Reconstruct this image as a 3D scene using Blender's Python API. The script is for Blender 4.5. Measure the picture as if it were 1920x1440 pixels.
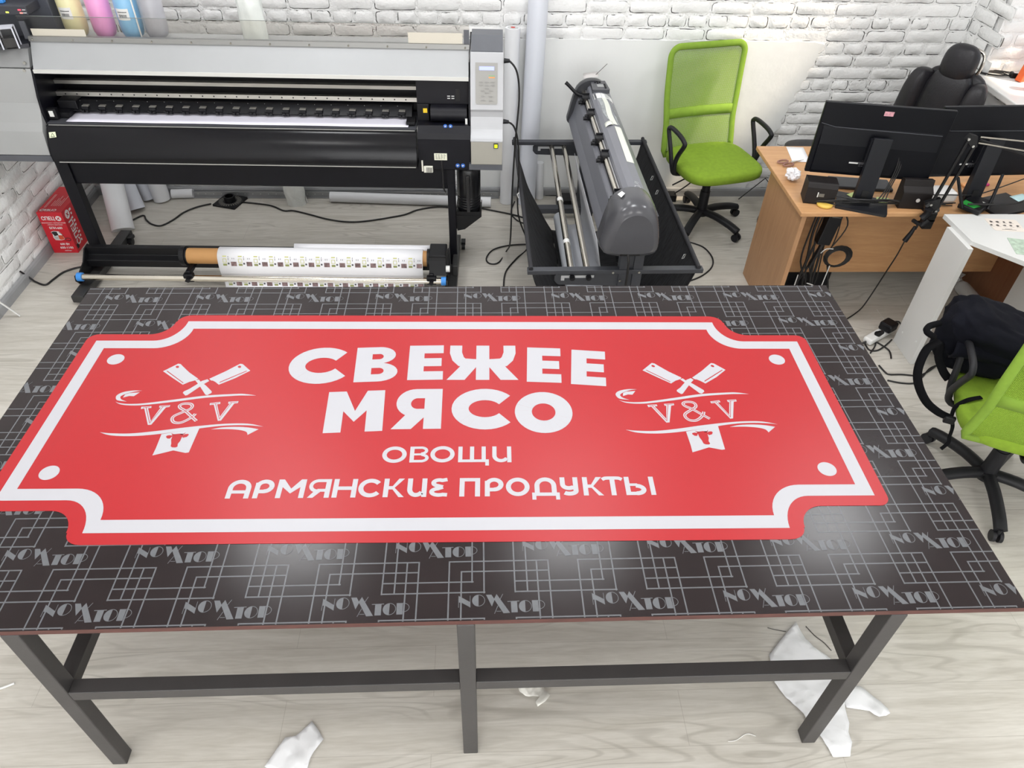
import bpy, bmesh, math, random
from mathutils import Vector, Matrix
import numpy as np

# ------------------------------------------------------------------ camera, world, lights
SC = bpy.context.scene
for o in list(bpy.data.objects): bpy.data.objects.remove(o)
COL = SC.collection
FPX, PITCH, YAW, ROLL = 1361.96, 0.734406, 0.058071, 0.029787
CAM = Vector((1.55567, -0.97591, 2.53885))
_f0 = Vector((math.sin(YAW), math.cos(YAW), 0)); _r = Vector((math.cos(YAW), -math.sin(YAW), 0)); _u = Vector((0, 0, 1))
FW = _f0*math.cos(PITCH) - _u*math.sin(PITCH); _up = _u*math.cos(PITCH) + _f0*math.sin(PITCH)
RR = _r*math.cos(ROLL) + _up*math.sin(ROLL); UU = -_r*math.sin(ROLL) + _up*math.cos(ROLL)
cam = bpy.data.cameras.new('camera'); co = bpy.data.objects.new('camera', cam); COL.objects.link(co)
cam.sensor_width = 36; cam.lens = FPX*36/1920; cam.clip_start = 0.05
m3 = Matrix((RR, UU, -FW)).transposed()
co.matrix_world = Matrix.Translation(CAM) @ m3.to_4x4()
SC.camera = co
SC.view_settings.view_transform = 'Standard'; SC.view_settings.look = 'None'
SC.view_settings.gamma = 1; SC.view_settings.use_curve_mapping = False
SC.view_settings.exposure = 0.17
W = bpy.data.worlds.new('world'); SC.world = W; W.use_nodes = True
W.node_tree.nodes['Background'].inputs[0].default_value = (0.80, 0.90, 1.0, 1)
W.node_tree.nodes['Background'].inputs[1].default_value = 0.9
def area(name, loc, sx, sy, power, col=(1, 1, 1), rot=(0, 0, 0)):
    l = bpy.data.lights.new(name, 'AREA'); l.shape = 'RECTANGLE'; l.size = sx; l.size_y = sy
    l.energy = power; l.color = col
    o = bpy.data.objects.new(name, l); o.location = loc; o.rotation_euler = rot; COL.objects.link(o); return o
CEIL = 4.0
LAMP = 3.17
for x in (0.3, 2.15, 3.95):                       # LED panels of the ceiling, the row over the printer and the row over the table
    area('panel_and_fill_light', (x, 2.05, LAMP), 0.6, 0.6, 20, (0.97, 0.985, 1.0))
for x in (-0.3, 1.5, 3.3):
    area('panel_and_fill_light', (x, -0.75, LAMP), 0.6, 0.6, 13, (1.0, 0.99, 0.97))
for x in (-0.35, 1.45):                            # two unseen fill lamps, added to brighten the back wall
    area('panel_and_fill_light', (x, 3.25, LAMP), 0.6, 0.3, 7, (0.98, 0.99, 1.0))
area('shop_window_daylight', (1.6, -3.1, 1.35), 5.0, 2.4, 118, (0.98, 0.99, 1.0), (math.radians(90), 0, 0))   # the shop front behind the photographer
s = bpy.data.lights.new('sun', 'SUN'); s.energy = 6.0; s.color = (1.0, 0.84, 0.64); s.angle = math.radians(5)
so = bpy.data.objects.new('sun', s); COL.objects.link(so)
so.rotation_euler = Vector((-0.9, 0.30, -1.20)).to_track_quat('-Z', 'Y').to_euler()

def at(px, py, ax, v):
    """the point of the place seen at a photo pixel, on the plane x, y or z = v"""
    d = FW + RR*((px-960)/FPX) + UU*((720-py)/FPX); i = 'xyz'.index(ax)
    return CAM + d*((v-CAM[i])/d[i])

# ------------------------------------------------------------------ materials
def lin(c):
    c = c/255.0
    return c/12.92 if c <= 0.04045 else ((c+0.055)/1.055)**2.4
def rgb(r, g, b): return (lin(r), lin(g), lin(b), 1)
MATS = {}
def mat(name, col, rough=0.5, metal=0.0, var=0.0, vscale=8.0, bump=0.0, bscale=60.0, spec=0.5, emit=None, estr=1.0, trans=0.0, alpha=1.0, stretch=None, rvar=0.0, coat=0.0):
    if name in MATS: return MATS[name]
    m = bpy.data.materials.new(name); m.use_nodes = True; MATS[name] = m
    nt = m.node_tree; b = nt.nodes['Principled BSDF']
    b.inputs['Base Color'].default_value = rgb(*col); b.inputs['Roughness'].default_value = rough
    b.inputs['Metallic'].default_value = metal; b.inputs['Specular IOR Level'].default_value = spec
    if coat: b.inputs['Coat Weight'].default_value = coat
    if emit: b.inputs['Emission Color'].default_value = rgb(*emit); b.inputs['Emission Strength'].default_value = estr
    if trans: b.inputs['Transmission Weight'].default_value = trans
    if alpha < 1: b.inputs['Alpha'].default_value = alpha
    tc = nt.nodes.new('ShaderNodeTexCoord'); mp = nt.nodes.new('ShaderNodeMapping')
    nt.links.new(tc.outputs['Object'], mp.inputs[0])
    if stretch: mp.inputs['Scale'].default_value = stretch
    n = nt.nodes.new('ShaderNodeTexNoise'); n.inputs['Scale'].default_value = vscale; n.inputs['Detail'].default_value = 5
    nt.links.new(mp.outputs[0], n.inputs['Vector'])
    if var:
        r = nt.nodes.new('ShaderNodeValToRGB'); c0 = [x*(1-var) for x in rgb(*col)[:3]]; c1 = [min(1, x*(1+var)) for x in rgb(*col)[:3]]
        r.color_ramp.elements[0].position = 0.3; r.color_ramp.elements[1].position = 0.7
        r.color_ramp.elements[0].color = (*c0, 1); r.color_ramp.elements[1].color = (*c1, 1)
        nt.links.new(n.outputs[0], r.inputs[0]); nt.links.new(r.outputs[0], b.inputs['Base Color'])
    if rvar:
        mr = nt.nodes.new('ShaderNodeMapRange'); mr.inputs[1].default_value = 0.3; mr.inputs[2].default_value = 0.7
        mr.inputs[3].default_value = max(0, rough-rvar); mr.inputs[4].default_value = rough+rvar
        nt.links.new(n.outputs[0], mr.inputs[0]); nt.links.new(mr.outputs[0], b.inputs['Roughness'])
    if bump:
        n2 = nt.nodes.new('ShaderNodeTexNoise'); n2.inputs['Scale'].default_value = bscale; n2.inputs['Detail'].default_value = 4
        nt.links.new(mp.outputs[0], n2.inputs['Vector'])
        bp = nt.nodes.new('ShaderNodeBump'); bp.inputs['Strength'].default_value = bump; bp.inputs['Distance'].default_value = 0.01
        nt.links.new(n2.outputs[0], bp.inputs['Height']); nt.links.new(bp.outputs[0], b.inputs['Normal'])
    return m

def mesh_cloth(name, col, cell=0.004, hole=0.42, dark=None):
    """knitted mesh: a fine pattern of see-through holes"""
    m = mat(name, col, 0.85, var=0.12, vscale=3)
    nt = m.node_tree; b = nt.nodes['Principled BSDF']
    tc = nt.nodes.new('ShaderNodeTexCoord'); mp = nt.nodes.new('ShaderNodeMapping')
    mp.inputs['Rotation'].default_value = (0, 0.0, 0.0); mp.inputs['Scale'].default_value = (1/cell, 0.0, 0.8/cell)
    nt.links.new(tc.outputs['Object'], mp.inputs[0])
    v = nt.nodes.new('ShaderNodeTexVoronoi'); v.inputs['Scale'].default_value = 1; v.inputs['Randomness'].default_value = 0.12
    nt.links.new(mp.outputs[0], v.inputs['Vector'])
    mr = nt.nodes.new('ShaderNodeMapRange'); mr.inputs[1].default_value = hole-0.1; mr.inputs[2].default_value = hole+0.1
    mr.inputs[3].default_value = 0.45; mr.inputs[4].default_value = 1.0
    nt.links.new(v.outputs['Distance'], mr.inputs[0]); nt.links.new(mr.outputs[0], b.inputs['Alpha'])
    return m

def wood(name, c0, c1, scale=1.0, rough=0.45, axis=0, seams=None):
    m = bpy.data.materials.new(name); m.use_nodes = True; nt = m.node_tree; b = nt.nodes['Principled BSDF']; MATS[name] = m
    b.inputs['Roughness'].default_value = rough
    tc = nt.nodes.new('ShaderNodeTexCoord'); mp = nt.nodes.new('ShaderNodeMapping')
    sc = [9*scale]*3; sc[axis] = 0.9*scale; mp.inputs['Scale'].default_value = sc
    nt.links.new(tc.outputs['Object'], mp.inputs[0])
    n = nt.nodes.new('ShaderNodeTexNoise'); n.inputs['Scale'].default_value = 1.6; n.inputs['Detail'].default_value = 9; n.inputs['Distortion'].default_value = 1.5; n.inputs['Roughness'].default_value = 0.62
    nt.links.new(mp.outputs[0], n.inputs['Vector'])
    n3 = nt.nodes.new('ShaderNodeTexNoise'); n3.inputs['Scale'].default_value = 14; n3.inputs['Detail'].default_value = 3
    nt.links.new(mp.outputs[0], n3.inputs['Vector'])
    mx = nt.nodes.new('ShaderNodeMix'); mx.inputs[0].default_value = 0.25
    nt.links.new(n.outputs[0], mx.inputs[2]); nt.links.new(n3.outputs[0], mx.inputs[3])
    r = nt.nodes.new('ShaderNodeValToRGB'); r.color_ramp.elements[0].position = 0.34; r.color_ramp.elements[1].position = 0.66
    r.color_ramp.elements[0].color = rgb(*c0); r.color_ramp.elements[1].color = rgb(*c1)
    nt.links.new(mx.outputs[0], r.inputs[0])
    out = r.outputs[0]
    if seams:                                          # boards with dark joints and a small change of tone
        bk = nt.nodes.new('ShaderNodeTexBrick'); bk.offset = 0.37
        bk.inputs['Color1'].default_value = (1, 1, 1, 1); bk.inputs['Color2'].default_value = (0.95, 0.945, 0.94, 1); bk.inputs['Mortar'].default_value = (0.80, 0.79, 0.78, 1)
        bk.inputs['Scale'].default_value = 1; bk.inputs['Mortar Size'].default_value = 0.0012; bk.inputs['Brick Width'].default_value = seams[0]; bk.inputs['Row Height'].default_value = seams[1]
        nt.links.new(tc.outputs['Object'], bk.inputs['Vector'])
        mu = nt.nodes.new('ShaderNodeMix'); mu.data_type = 'RGBA'; mu.blend_type = 'MULTIPLY'; mu.inputs[0].default_value = 1
        nt.links.new(out, mu.inputs[6]); nt.links.new(bk.outputs[0], mu.inputs[7]); out = mu.outputs[2]
    if seams:                                          # cathedral grain: contour lines of a stretched noise, here and there
        mp2 = nt.nodes.new('ShaderNodeMapping'); mp2.inputs['Scale'].default_value = (0.95, 6.5, 1); nt.links.new(tc.outputs['Object'], mp2.inputs[0])
        na = nt.nodes.new('ShaderNodeTexNoise'); na.inputs['Scale'].default_value = 1.0; na.inputs['Detail'].default_value = 1.5; nt.links.new(mp2.outputs[0], na.inputs['Vector'])
        m1 = nt.nodes.new('ShaderNodeMath'); m1.operation = 'MULTIPLY'; m1.inputs[1].default_value = 95; nt.links.new(na.outputs[0], m1.inputs[0])
        m2 = nt.nodes.new('ShaderNodeMath'); m2.operation = 'SINE'; nt.links.new(m1.outputs[0], m2.inputs[0])
        m3 = nt.nodes.new('ShaderNodeMapRange'); m3.inputs[1].default_value = 0.45; m3.inputs[2].default_value = 1.0; nt.links.new(m2.outputs[0], m3.inputs[0])
        nb = nt.nodes.new('ShaderNodeTexNoise'); nb.inputs['Scale'].default_value = 0.7; nb.inputs['Detail'].default_value = 1; nt.links.new(mp2.outputs[0], nb.inputs['Vector'])
        m4 = nt.nodes.new('ShaderNodeMapRange'); m4.inputs[1].default_value = 0.44; m4.inputs[2].default_value = 0.58; m4.inputs[4].default_value = 0.30; nt.links.new(nb.outputs[0], m4.inputs[0])
        m5 = nt.nodes.new('ShaderNodeMath'); m5.operation = 'MULTIPLY'; nt.links.new(m3.outputs[0], m5.inputs[0]); nt.links.new(m4.outputs[0], m5.inputs[1])
        dk = nt.nodes.new('ShaderNodeMix'); dk.data_type = 'RGBA'; dk.inputs[7].default_value = rgb(132, 126, 116); nt.links.new(m5.outputs[0], dk.inputs[0]); nt.links.new(out, dk.inputs[6]); out = dk.outputs[2]
    nt.links.new(out, b.inputs['Base Color'])
    bp = nt.nodes.new('ShaderNodeBump'); bp.inputs['Strength'].default_value = 0.08; bp.inputs['Distance'].default_value = 0.004
    nt.links.new(mx.outputs[0], bp.inputs['Height']); nt.links.new(bp.outputs[0], b.inputs['Normal'])
    return m

# ------------------------------------------------------------------ mesh helpers
class MB:
    def __init__(s): s.v = []; s.f = []; s.m = []; s.s = []
    def add(s, vs, fs, mi=0, smooth=False, M=None):
        n = len(s.v)
        for p in vs:
            p = Vector(p)
            s.v.append(M @ p if M is not None else p)
        for f in fs: s.f.append([i+n for i in f]); s.m.append(mi); s.s.append(smooth)
        return s
    def box(s, c, d, mi=0, M=None, bev=0.0):
        x, y, z = [q/2 for q in d]
        if bev <= 0:
            vs = [Vector(c)+Vector((sx*x, sy*y, sz*z)) for sz in (-1, 1) for sy in (-1, 1) for sx in (-1, 1)]
            return s.add(vs, [(0, 2, 3, 1), (4, 5, 7, 6), (0, 1, 5, 4), (2, 6, 7, 3), (0, 4, 6, 2), (1, 3, 7, 5)], mi, False, M)
        bm = bmesh.new(); bmesh.ops.create_cube(bm, size=1)
        for v in bm.verts: v.co = Vector((v.co.x*d[0], v.co.y*d[1], v.co.z*d[2]))
        bmesh.ops.bevel(bm, geom=list(bm.edges), offset=bev, segments=2, affect='EDGES', profile=0.5)
        return s.bm(bm, mi, False, M, c)
    def b6(s, x0, x1, y0, y1, z0, z1, mi=0, M=None, bev=0.0):
        return s.box(((x0+x1)/2, (y0+y1)/2, (z0+z1)/2), (abs(x1-x0), abs(y1-y0), abs(z1-z0)), mi, M, bev)
    def bm(s, bm, mi=0, smooth=False, M=None, off=(0, 0, 0)):
        bm.verts.index_update()
        vs = [v.co + Vector(off) for v in bm.verts]; fs = [[v.index for v in f.verts] for f in bm.faces]; bm.free()
        return s.add(vs, fs, mi, smooth, M)
    def cyl(s, p0, p1, r0, r1=None, n=16, mi=0, M=None, caps=True, smooth=True):
        r1 = r0 if r1 is None else r1; p0 = Vector(p0); p1 = Vector(p1); d = (p1-p0).normalized()
        a = d.orthogonal().normalized(); b = d.cross(a)
        vs = [p0+(a*math.cos(t)+b*math.sin(t))*r0 for t in [2*math.pi*i/n for i in range(n)]]
        vs += [p1+(a*math.cos(t)+b*math.sin(t))*r1 for t in [2*math.pi*i/n for i in range(n)]]
        s.add(vs, [(i, (i+1) % n, n+(i+1) % n, n+i) for i in range(n)], mi, smooth, M)
        if caps: s.add(vs, [list(range(n))[::-1], list(range(n, 2*n))], mi, False, M)
        return s
    def tube(s, pts, r, n=8, mi=0, M=None, sub=0, flat=1.0, closed=False):
        pts = [Vector(p) for p in pts]
        if sub: pts = spline(pts, sub, closed)
        N = len(pts); rs = r if isinstance(r, (list, tuple)) else None
        if rs and len(rs) != N: rs = [rs[0]+(rs[-1]-rs[0])*i/(N-1) for i in range(N)]
        t0 = (pts[1]-pts[0]).normalized(); a = t0.orthogonal().normalized()
        if abs(t0.z) < 0.9: a = Vector((0, 0, 1)) - t0*t0.z; a.normalize()
        vs = []
        for i, p in enumerate(pts):
            q0 = pts[(i-1) % N] if (closed or i > 0) else p; q1 = pts[(i+1) % N] if (closed or i < N-1) else p
            t = (q1-q0)
            if t.length < 1e-9: t = t0
            t.normalize(); a = a - t*a.dot(t)
            if a.length < 1e-6: a = t.orthogonal()
            a.normalize(); b = t.cross(a); rr = rs[i] if rs else r
            for k in range(n):
                w = 2*math.pi*k/n; vs.append(p + a*math.cos(w)*rr*flat + b*math.sin(w)*rr)
        fs = []
        for i in range(N if closed else N-1):
            j = (i+1) % N
            for k in range(n): fs.append((i*n+k, i*n+(k+1) % n, j*n+(k+1) % n, j*n+k))
        s.add(vs, fs, mi, True, M)
        if not closed: s.add(vs, [list(range(n))[::-1], list(range((N-1)*n, N*n))], mi, False, M)
        return s
    def ell(s, c, r, n=16, m=10, mi=0, M=None, e=1.0):
        vs = []; fs = []
        pw = lambda q: math.copysign(abs(q)**e, q)
        for j in range(m+1):
            ph = -math.pi/2 + math.pi*j/m
            for i in range(n):
                t = 2*math.pi*i/n
                vs.append((c[0]+r[0]*pw(math.cos(ph))*pw(math.cos(t)), c[1]+r[1]*pw(math.cos(ph))*pw(math.sin(t)), c[2]+r[2]*pw(math.sin(ph))))
        for j in range(m):
            for i in range(n): fs.append((j*n+i, j*n+(i+1) % n, (j+1)*n+(i+1) % n, (j+1)*n+i))
        return s.add(vs, fs, mi, True, M)
    def prism(s, poly, p, h0, h1, mi=0, M=None, smooth=False):
        """poly in 2D; p maps (u, v, h) to 3D; extruded from h0 to h1"""
        n = len(poly); vs = [p(u, v, h0) for u, v in poly]+[p(u, v, h1) for u, v in poly]
        s.add(vs, [(i, (i+1) % n, n+(i+1) % n, n+i) for i in range(n)], mi, smooth, M)
        return s.add(vs, [list(range(n))[::-1], list(range(n, 2*n))], mi, False, M)
    def flat(s, poly, p, mi=0, M=None):
        return s.add([p(u, v) for u, v in poly], [list(range(len(poly)))], mi, False, M)
    def lathe(s, prof, c=(0, 0, 0), n=24, mi=0, M=None):
        vs = []; fs = []
        for r, z in prof:
            for i in range(n):
                t = 2*math.pi*i/n; vs.append((c[0]+r*math.cos(t), c[1]+r*math.sin(t), c[2]+z))
        for j in range(len(prof)-1):
            for i in range(n): fs.append((j*n+i, j*n+(i+1) % n, (j+1)*n+(i+1) % n, (j+1)*n+i))
        s.add(vs, fs, mi, True, M)
        return s.add(vs, [list(range(n))[::-1], list(range((len(prof)-1)*n, len(prof)*n))], mi, False, M)
    def grid(s, fn, nu, nv, mi=0, M=None, smooth=True):
        vs = [fn(i/nu, j/nv) for j in range(nv+1) for i in range(nu+1)]
        return s.add(vs, [(j*(nu+1)+i, j*(nu+1)+i+1, (j+1)*(nu+1)+i+1, (j+1)*(nu+1)+i) for j in range(nv) for i in range(nu)], mi, smooth, M)
    def build(s, name, mats, parent=None, bev=0.0, sub=0, solid=0.0, weld=False, nrm=True):
        me = bpy.data.meshes.new(name); me.from_pydata([tuple(v) for v in s.v], [], s.f)
        mats = mats if isinstance(mats, (list, tuple)) else [mats]
        for m in mats: me.materials.append(m)
        for i, p in enumerate(me.polygons): p.material_index = s.m[i]; p.use_smooth = s.s[i]
        me.validate(); me.update()
        if nrm:
            b = bmesh.new(); b.from_mesh(me)
            if weld: bmesh.ops.remove_doubles(b, verts=b.verts, dist=1e-5)
            bmesh.ops.recalc_face_normals(b, faces=b.faces); b.to_mesh(me); b.free()
        o = bpy.data.objects.new(name, me); COL.objects.link(o)
        if solid: q = o.modifiers.new('solid', 'SOLIDIFY'); q.thickness = solid; q.offset = 0
        if bev: q = o.modifiers.new('bevel', 'BEVEL'); q.width = bev; q.segments = 2; q.limit_method = 'ANGLE'; q.angle_limit = math.radians(40)
        if sub: q = o.modifiers.new('sub', 'SUBSURF'); q.levels = sub; q.render_levels = sub
        if parent is not None: o.parent = parent
        return o

def spline(pts, sub, closed=False):
    P = [Vector(p) for p in pts]; out = []; N = len(P)
    for i in range(N if closed else N-1):
        if closed: a, b, c, d = P[(i-1) % N], P[i], P[(i+1) % N], P[(i+2) % N]
        else: a, b, c, d = P[max(i-1, 0)], P[i], P[i+1], P[min(i+2, N-1)]
        for k in range(sub):
            t = k/sub
            out.append(0.5*((2*b)+(c-a)*t+(2*a-5*b+4*c-d)*t*t+(3*b-a-3*c+d)*t**3))
    if not closed: out.append(P[-1])
    return out

def tag(o, label=None, cat=None, group=None, kind=None):
    if label: o['label'] = label
    if cat: o['category'] = cat
    if group: o['group'] = group
    if kind: o['kind'] = kind
    return o
def thing(name, loc, label, cat, group=None, rz=0.0):
    o = bpy.data.objects.new(name, None); COL.objects.link(o); o.empty_display_size = 0.05
    o.location = loc; o.rotation_euler = (0, 0, rz)
    return tag(o, label, cat, group)
def struct(o, label=None): o['kind'] = 'structure'; return o
def dup(root, loc, rz=None, label=None):
    r = root.copy(); COL.objects.link(r); r.location = loc
    if rz is not None: r.rotation_euler = (0, 0, rz)
    if label: r['label'] = label
    for ch in list(root.children):
        c = ch.copy(); COL.objects.link(c); c.parent = r
        for g in list(ch.children):
            d = g.copy(); COL.objects.link(d); d.parent = c
    return r
def L(root):
    """world point -> local point of a root empty"""
    bpy.context.view_layer.update(); mi = root.matrix_world.inverted()
    return lambda p: mi @ Vector(p)

_txt = {}
def text_polys(s, size=1.0, bold=0.0, align='CENTER'):
    k = (s, bold, align)
    if k not in _txt:
        c = bpy.data.curves.new('lettering', 'FONT'); c.body = s; c.size = 1; c.align_x = align; c.offset = bold; c.resolution_u = 3
        o = bpy.data.objects.new('lettering', c); COL.objects.link(o)
        bpy.context.view_layer.update()
        me = bpy.data.meshes.new_from_object(o.evaluated_get(bpy.context.evaluated_depsgraph_get()))
        _txt[k] = ([tuple(v.co) for v in me.vertices], [list(p.vertices) for p in me.polygons])
        bpy.data.objects.remove(o); bpy.data.curves.remove(c); bpy.data.meshes.remove(me)
    v, f = _txt[k]
    return [(x*size, y*size) for x, y, z in v], f
def put_text(mb, s, size, p, mi=0, bold=0.0, align='CENTER', sx=1.0, slant=0.0):
    v, f = text_polys(s, size, bold, align)
    mb.add([p(x*sx+slant*y, y) for x, y in v], f, mi)

# common materials
white_paint = mat('white_wall_paint', (238, 238, 237), 0.6, var=0.04, vscale=3, bump=0.45, bscale=45)
mortar_paint = mat('painted_rough_mortar', (238, 238, 237), 0.65, var=0.03, vscale=8, bump=0.9, bscale=70)
crack_m = mat('bare_mortar_in_cracks', (104, 102, 99), 0.9, var=0.35, vscale=25)
BRICK = [white_paint, mortar_paint, crack_m]
plaster = mat('white_plaster', (230, 231, 230), 0.6, var=0.03, vscale=2.0, bump=0.18, bscale=14)
floor_m = wood('grey_oak_laminate', (184, 179, 169), (211, 207, 199), 1.1, 0.38, 0, (1.38, 0.193))
base_m = mat('grey_baseboard', (150, 151, 153), 0.5, var=0.12, vscale=6)
black_metal = mat('black_metal', (13, 13, 20), 0.40, var=0.15, vscale=10, spec=0.25)
black_pl = mat('black_plastic', (15, 15, 19), 0.42, var=0.12, vscale=15, spec=0.3)
dark_pl = mat('dark_grey_plastic', (58, 59, 63), 0.45, var=0.08, vscale=10)
steel = mat('brushed_steel', (190, 188, 182), 0.25, 1.0, var=0.1, vscale=12)
white_pl = mat('white_plastic', (228, 228, 226), 0.4)
paper_m = mat('white_paper', (238, 238, 242), 0.55, var=0.02, vscale=4)
cable_m = mat('black_cable', (24, 23, 24), 0.5)
# ------------------------------------------------------------------ the room
XL, XR, YB, YF = -1.17, 4.71, 3.905, -3.2
m = MB(); m.b6(XL-0.1, XR+0.5, YF-0.1, YB+0.1, -0.05, 0); fl = m.build('floor', floor_m); struct(fl)
m = MB(); m.b6(XL-0.1, XR+0.5, YF-0.1, YB+0.1, CEIL, CEIL+0.05); struct(m.build('ceiling', mat('white_ceiling', (235, 235, 233), 0.8)))

def brick_wall(mb, P, u0, u1, z0, z1, skip, seed, phase, LB=0.262, HB=0.0775, zref=0.0, grow=0.0):
    """painted brickwork: every brick a rounded pad with a groove round it; P(u, z, out) -> 3D"""
    R = random.Random(seed); row = int(math.floor((z0-zref)/HB))
    z = zref+row*HB
    while z < z1-0.005:
        u = u0 - ((phase + (0.5*LB if row % 2 else 0)) % LB); row += 1
        header = R.random() < 0.06
        while u < u1:
            w = (LB if not header else LB*0.5)*R.uniform(0.975, 1.025)
            a, b = max(u, u0), min(u+w, u1); lo, hi = max(z, z0), min(z+HB, z1); u += w
            if b-a < 0.02 or hi-lo < 0.015: continue
            if skip((a+b)/2, (lo+hi)/2): continue
            ns, nz = 9, 4
            def ring(ins, out, j):
                x0, x1, y0, y1 = a+ins, b-ins, lo+ins*0.8, hi-ins*0.8; pts = []
                rr = min(0.012, (y1-y0)*0.35)
                for k in range(ns): pts.append((x0+(x1-x0)*k/ns, y0))
                for k in range(nz): pts.append((x1, y0+(y1-y0)*k/nz))
                for k in range(ns): pts.append((x1-(x1-x0)*k/ns, y1))
                for k in range(nz): pts.append((x0, y1-(y1-y0)*k/nz))
                res = []
                for i, (x, y) in enumerate(pts):
                    if ins > 0 and i in (0, ns, ns+nz, 2*ns+nz):
                        x += rr*0.4*(1 if x < (a+b)/2 else -1); y += rr*0.35*(1 if y < (lo+hi)/2 else -1)
                    res.append((x+R.uniform(-j, j), y+R.uniform(-j, j), out))
                return res
            g = R.uniform(0.005, 0.009); n = 2*(ns+nz); lev = R.uniform(-0.0010, 0.0016)
            gw = R.uniform(0.0012, 0.0024)
            r0 = ring(0, 0, 0); r1 = ring(g, 0.0004, 0.0014); r2 = []; r3 = []; r4 = ring(g+0.0062, 0.0022+lev, 0.0006)
            open_ = []; on = R.random(); run = False
            for i in range(n):                       # the open crack runs along part of the edge only, mostly below and at the ends
                side = 0 if i < ns else (1 if i < ns+nz else (2 if i < 2*ns+nz else 3))
                d = {0: 0.92, 1: 0.62, 2: 0.22, 3: 0.55}[side]*(0.6+0.5*on)
                run = R.random() < (d*0.55+(0.45 if run else 0)); open_.append(run)
            for i in range(n):
                x, y, _ = r1[i]; tx, ty, tz = r4[i]; L_ = max(1e-6, math.hypot(tx-x, ty-y)); w_ = gw*R.uniform(0.5, 1.7)
                def on_(d): f = min(0.9, d/L_); return (x+(tx-x)*f, y+(ty-y)*f)
                a2 = on_(w_); a3 = on_(2*w_)
                r2.append((a2[0], a2[1], -0.016 if open_[i] else 0.0012)); r3.append((a3[0], a3[1], 0.0012+lev*0.5))
            vs = []
            for r in (r0, r1, r2, r3, r4): vs += [P(x, y, o) for x, y, o in r]
            for k in range(4):
                A = [[], []]
                for i in range(n):
                    j = (i+1) % n; c_ = k in (1, 2) and (open_[i] and open_[j])
                    A[1 if c_ else 0].append((k*n+i, k*n+j, (k+1)*n+j, (k+1)*n+i))
                base_ = len(mb.v)
                if k == 0: mb.v += [Vector(q) for q in vs]; B0 = base_
                for ci, L2 in enumerate(A):
                    for f in L2: mb.f.append([q+B0 for q in f]); mb.m.append(2 if ci else (1 if k == 0 else 0)); mb.s.append(k != 0 and not ci)
            mb.f.append([q+B0 for q in range(4*n, 5*n)]); mb.m.append(0); mb.s.append(True)
        z += HB
zr = at(1520, 79.2, 'y', YB)[2]
pu = at(537, 20, 'y', YB)[0]
PX0 = 1.55
def in_plaster(x, z, g=0.0):
    zt = zr; xr = 3.80 if z > 0.9 else (3.755 if z > 0.75 else (3.70 if z > 0.6 else 3.66))
    return PX0 < x < xr + (0.03*math.sin(z*60)) and z < zt
m = MB(); brick_wall(m, lambda u, z, o: (u, YB-o, z), XL, XR, 0.0, 1.75, lambda u, z: PX0+0.15 < u < 3.55 and z < zr-0.03, 3, (XL-pu) % 0.262, zref=zr-14*0.0775)
m.b6(XL-0.1, XR+0.5, YB+0.012, YB+0.12, 0, CEIL); m.add([(XL, YB, 1.75), (XR, YB, 1.75), (XR, YB, CEIL), (XL, YB, CEIL)], [(0, 1, 2, 3)])
wb = m.build('wall_back', BRICK); struct(wb)
# smooth plastered field low on the back wall, ragged where it ends on the bricks
R = random.Random(8); edge = [(PX0, 0.0), (PX0, zr+0.004)]
for i in range(1, 40): edge.append((PX0+(3.785-PX0)*i/40, zr+0.004+R.uniform(-0.004, 0.004)))
z = zr-0.01
while z > 0.02:
    edge.append((3.79-0.16*max(0, (zr-z)/0.62)**1.0*(1 if z > 0.4 else 1)+R.uniform(-0.018, 0.014), z)); z -= R.uniform(0.012, 0.03)
edge.append((3.55, 0.0))
m = MB(); m.prism(edge[::-1], lambda u, v, h: (u, YB-h, v), 0.0, 0.010)
pl = m.build('plaster_field', plaster); pl.parent = wb
# left wall
m = MB(); brick_wall(m, lambda u, z, o: (XL+o, u, z), 1.2, YB, 0.0, 1.75, lambda u, z: False, 11, 0.1, zref=0.02)
m.b6(XL-0.1, XL-0.012, YF, YB+0.1, 0, CEIL); m.add([(XL, 1.2, 1.75), (XL, YB, 1.75), (XL, YB, CEIL), (XL, 1.2, CEIL)], [(0, 1, 2, 3)]); m.add([(XL, YF, 0), (XL, 1.2, 0), (XL, 1.2, CEIL), (XL, YF, CEIL)], [(0, 1, 2, 3)])
struct(m.build('wall_left', BRICK))
# right wall with the window recess
WY0, WY1, WZ0, WZ1, WXO = 1.55, 3.60, 1.0, 3.75, 5.12
m = MB(); brick_wall(m, lambda u, z, o: (XR-o, u, z), 2.0, YB, 0.0, 1.75, lambda u, z: u < WY1 and z > WZ0-0.02, 21, 0.17, zref=zr-14*0.0775)
m.b6(XR+0.012, WXO, WY1+0.012, YB+0.12, 0, CEIL); m.b6(XR+0.012, WXO, YF-0.1, WY1+0.012, 0, WZ0-0.03); m.b6(XR, WXO, YF-0.1, YB+0.1, WZ1, CEIL); m.b6(XR, WXO, YF-0.1, WY0, WZ0-0.03, WZ1)
m.add([(XR, YF, 0), (XR, 2.0, 0), (XR, 2.0, WZ0-0.03), (XR, YF, WZ0-0.03)], [(0, 1, 2, 3)])
m.add([(XR, WY1, 1.75), (XR, YB, 1.75), (XR, YB, WZ1), (XR, WY1, WZ1)], [(0, 1, 2, 3)])
brick_wall(m, lambda u, z, o: (u, WY1-o, z), XR+0.0, WXO-0.06, WZ0-0.02, 1.75, lambda u, z: False, 5, 0.02, zref=zr-14*0.0775)
m.b6(XR+0.005, WXO, WY1, WY1+0.012, WZ0-0.03, WZ1)
struct(m.build('wall_right', BRICK))
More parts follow.
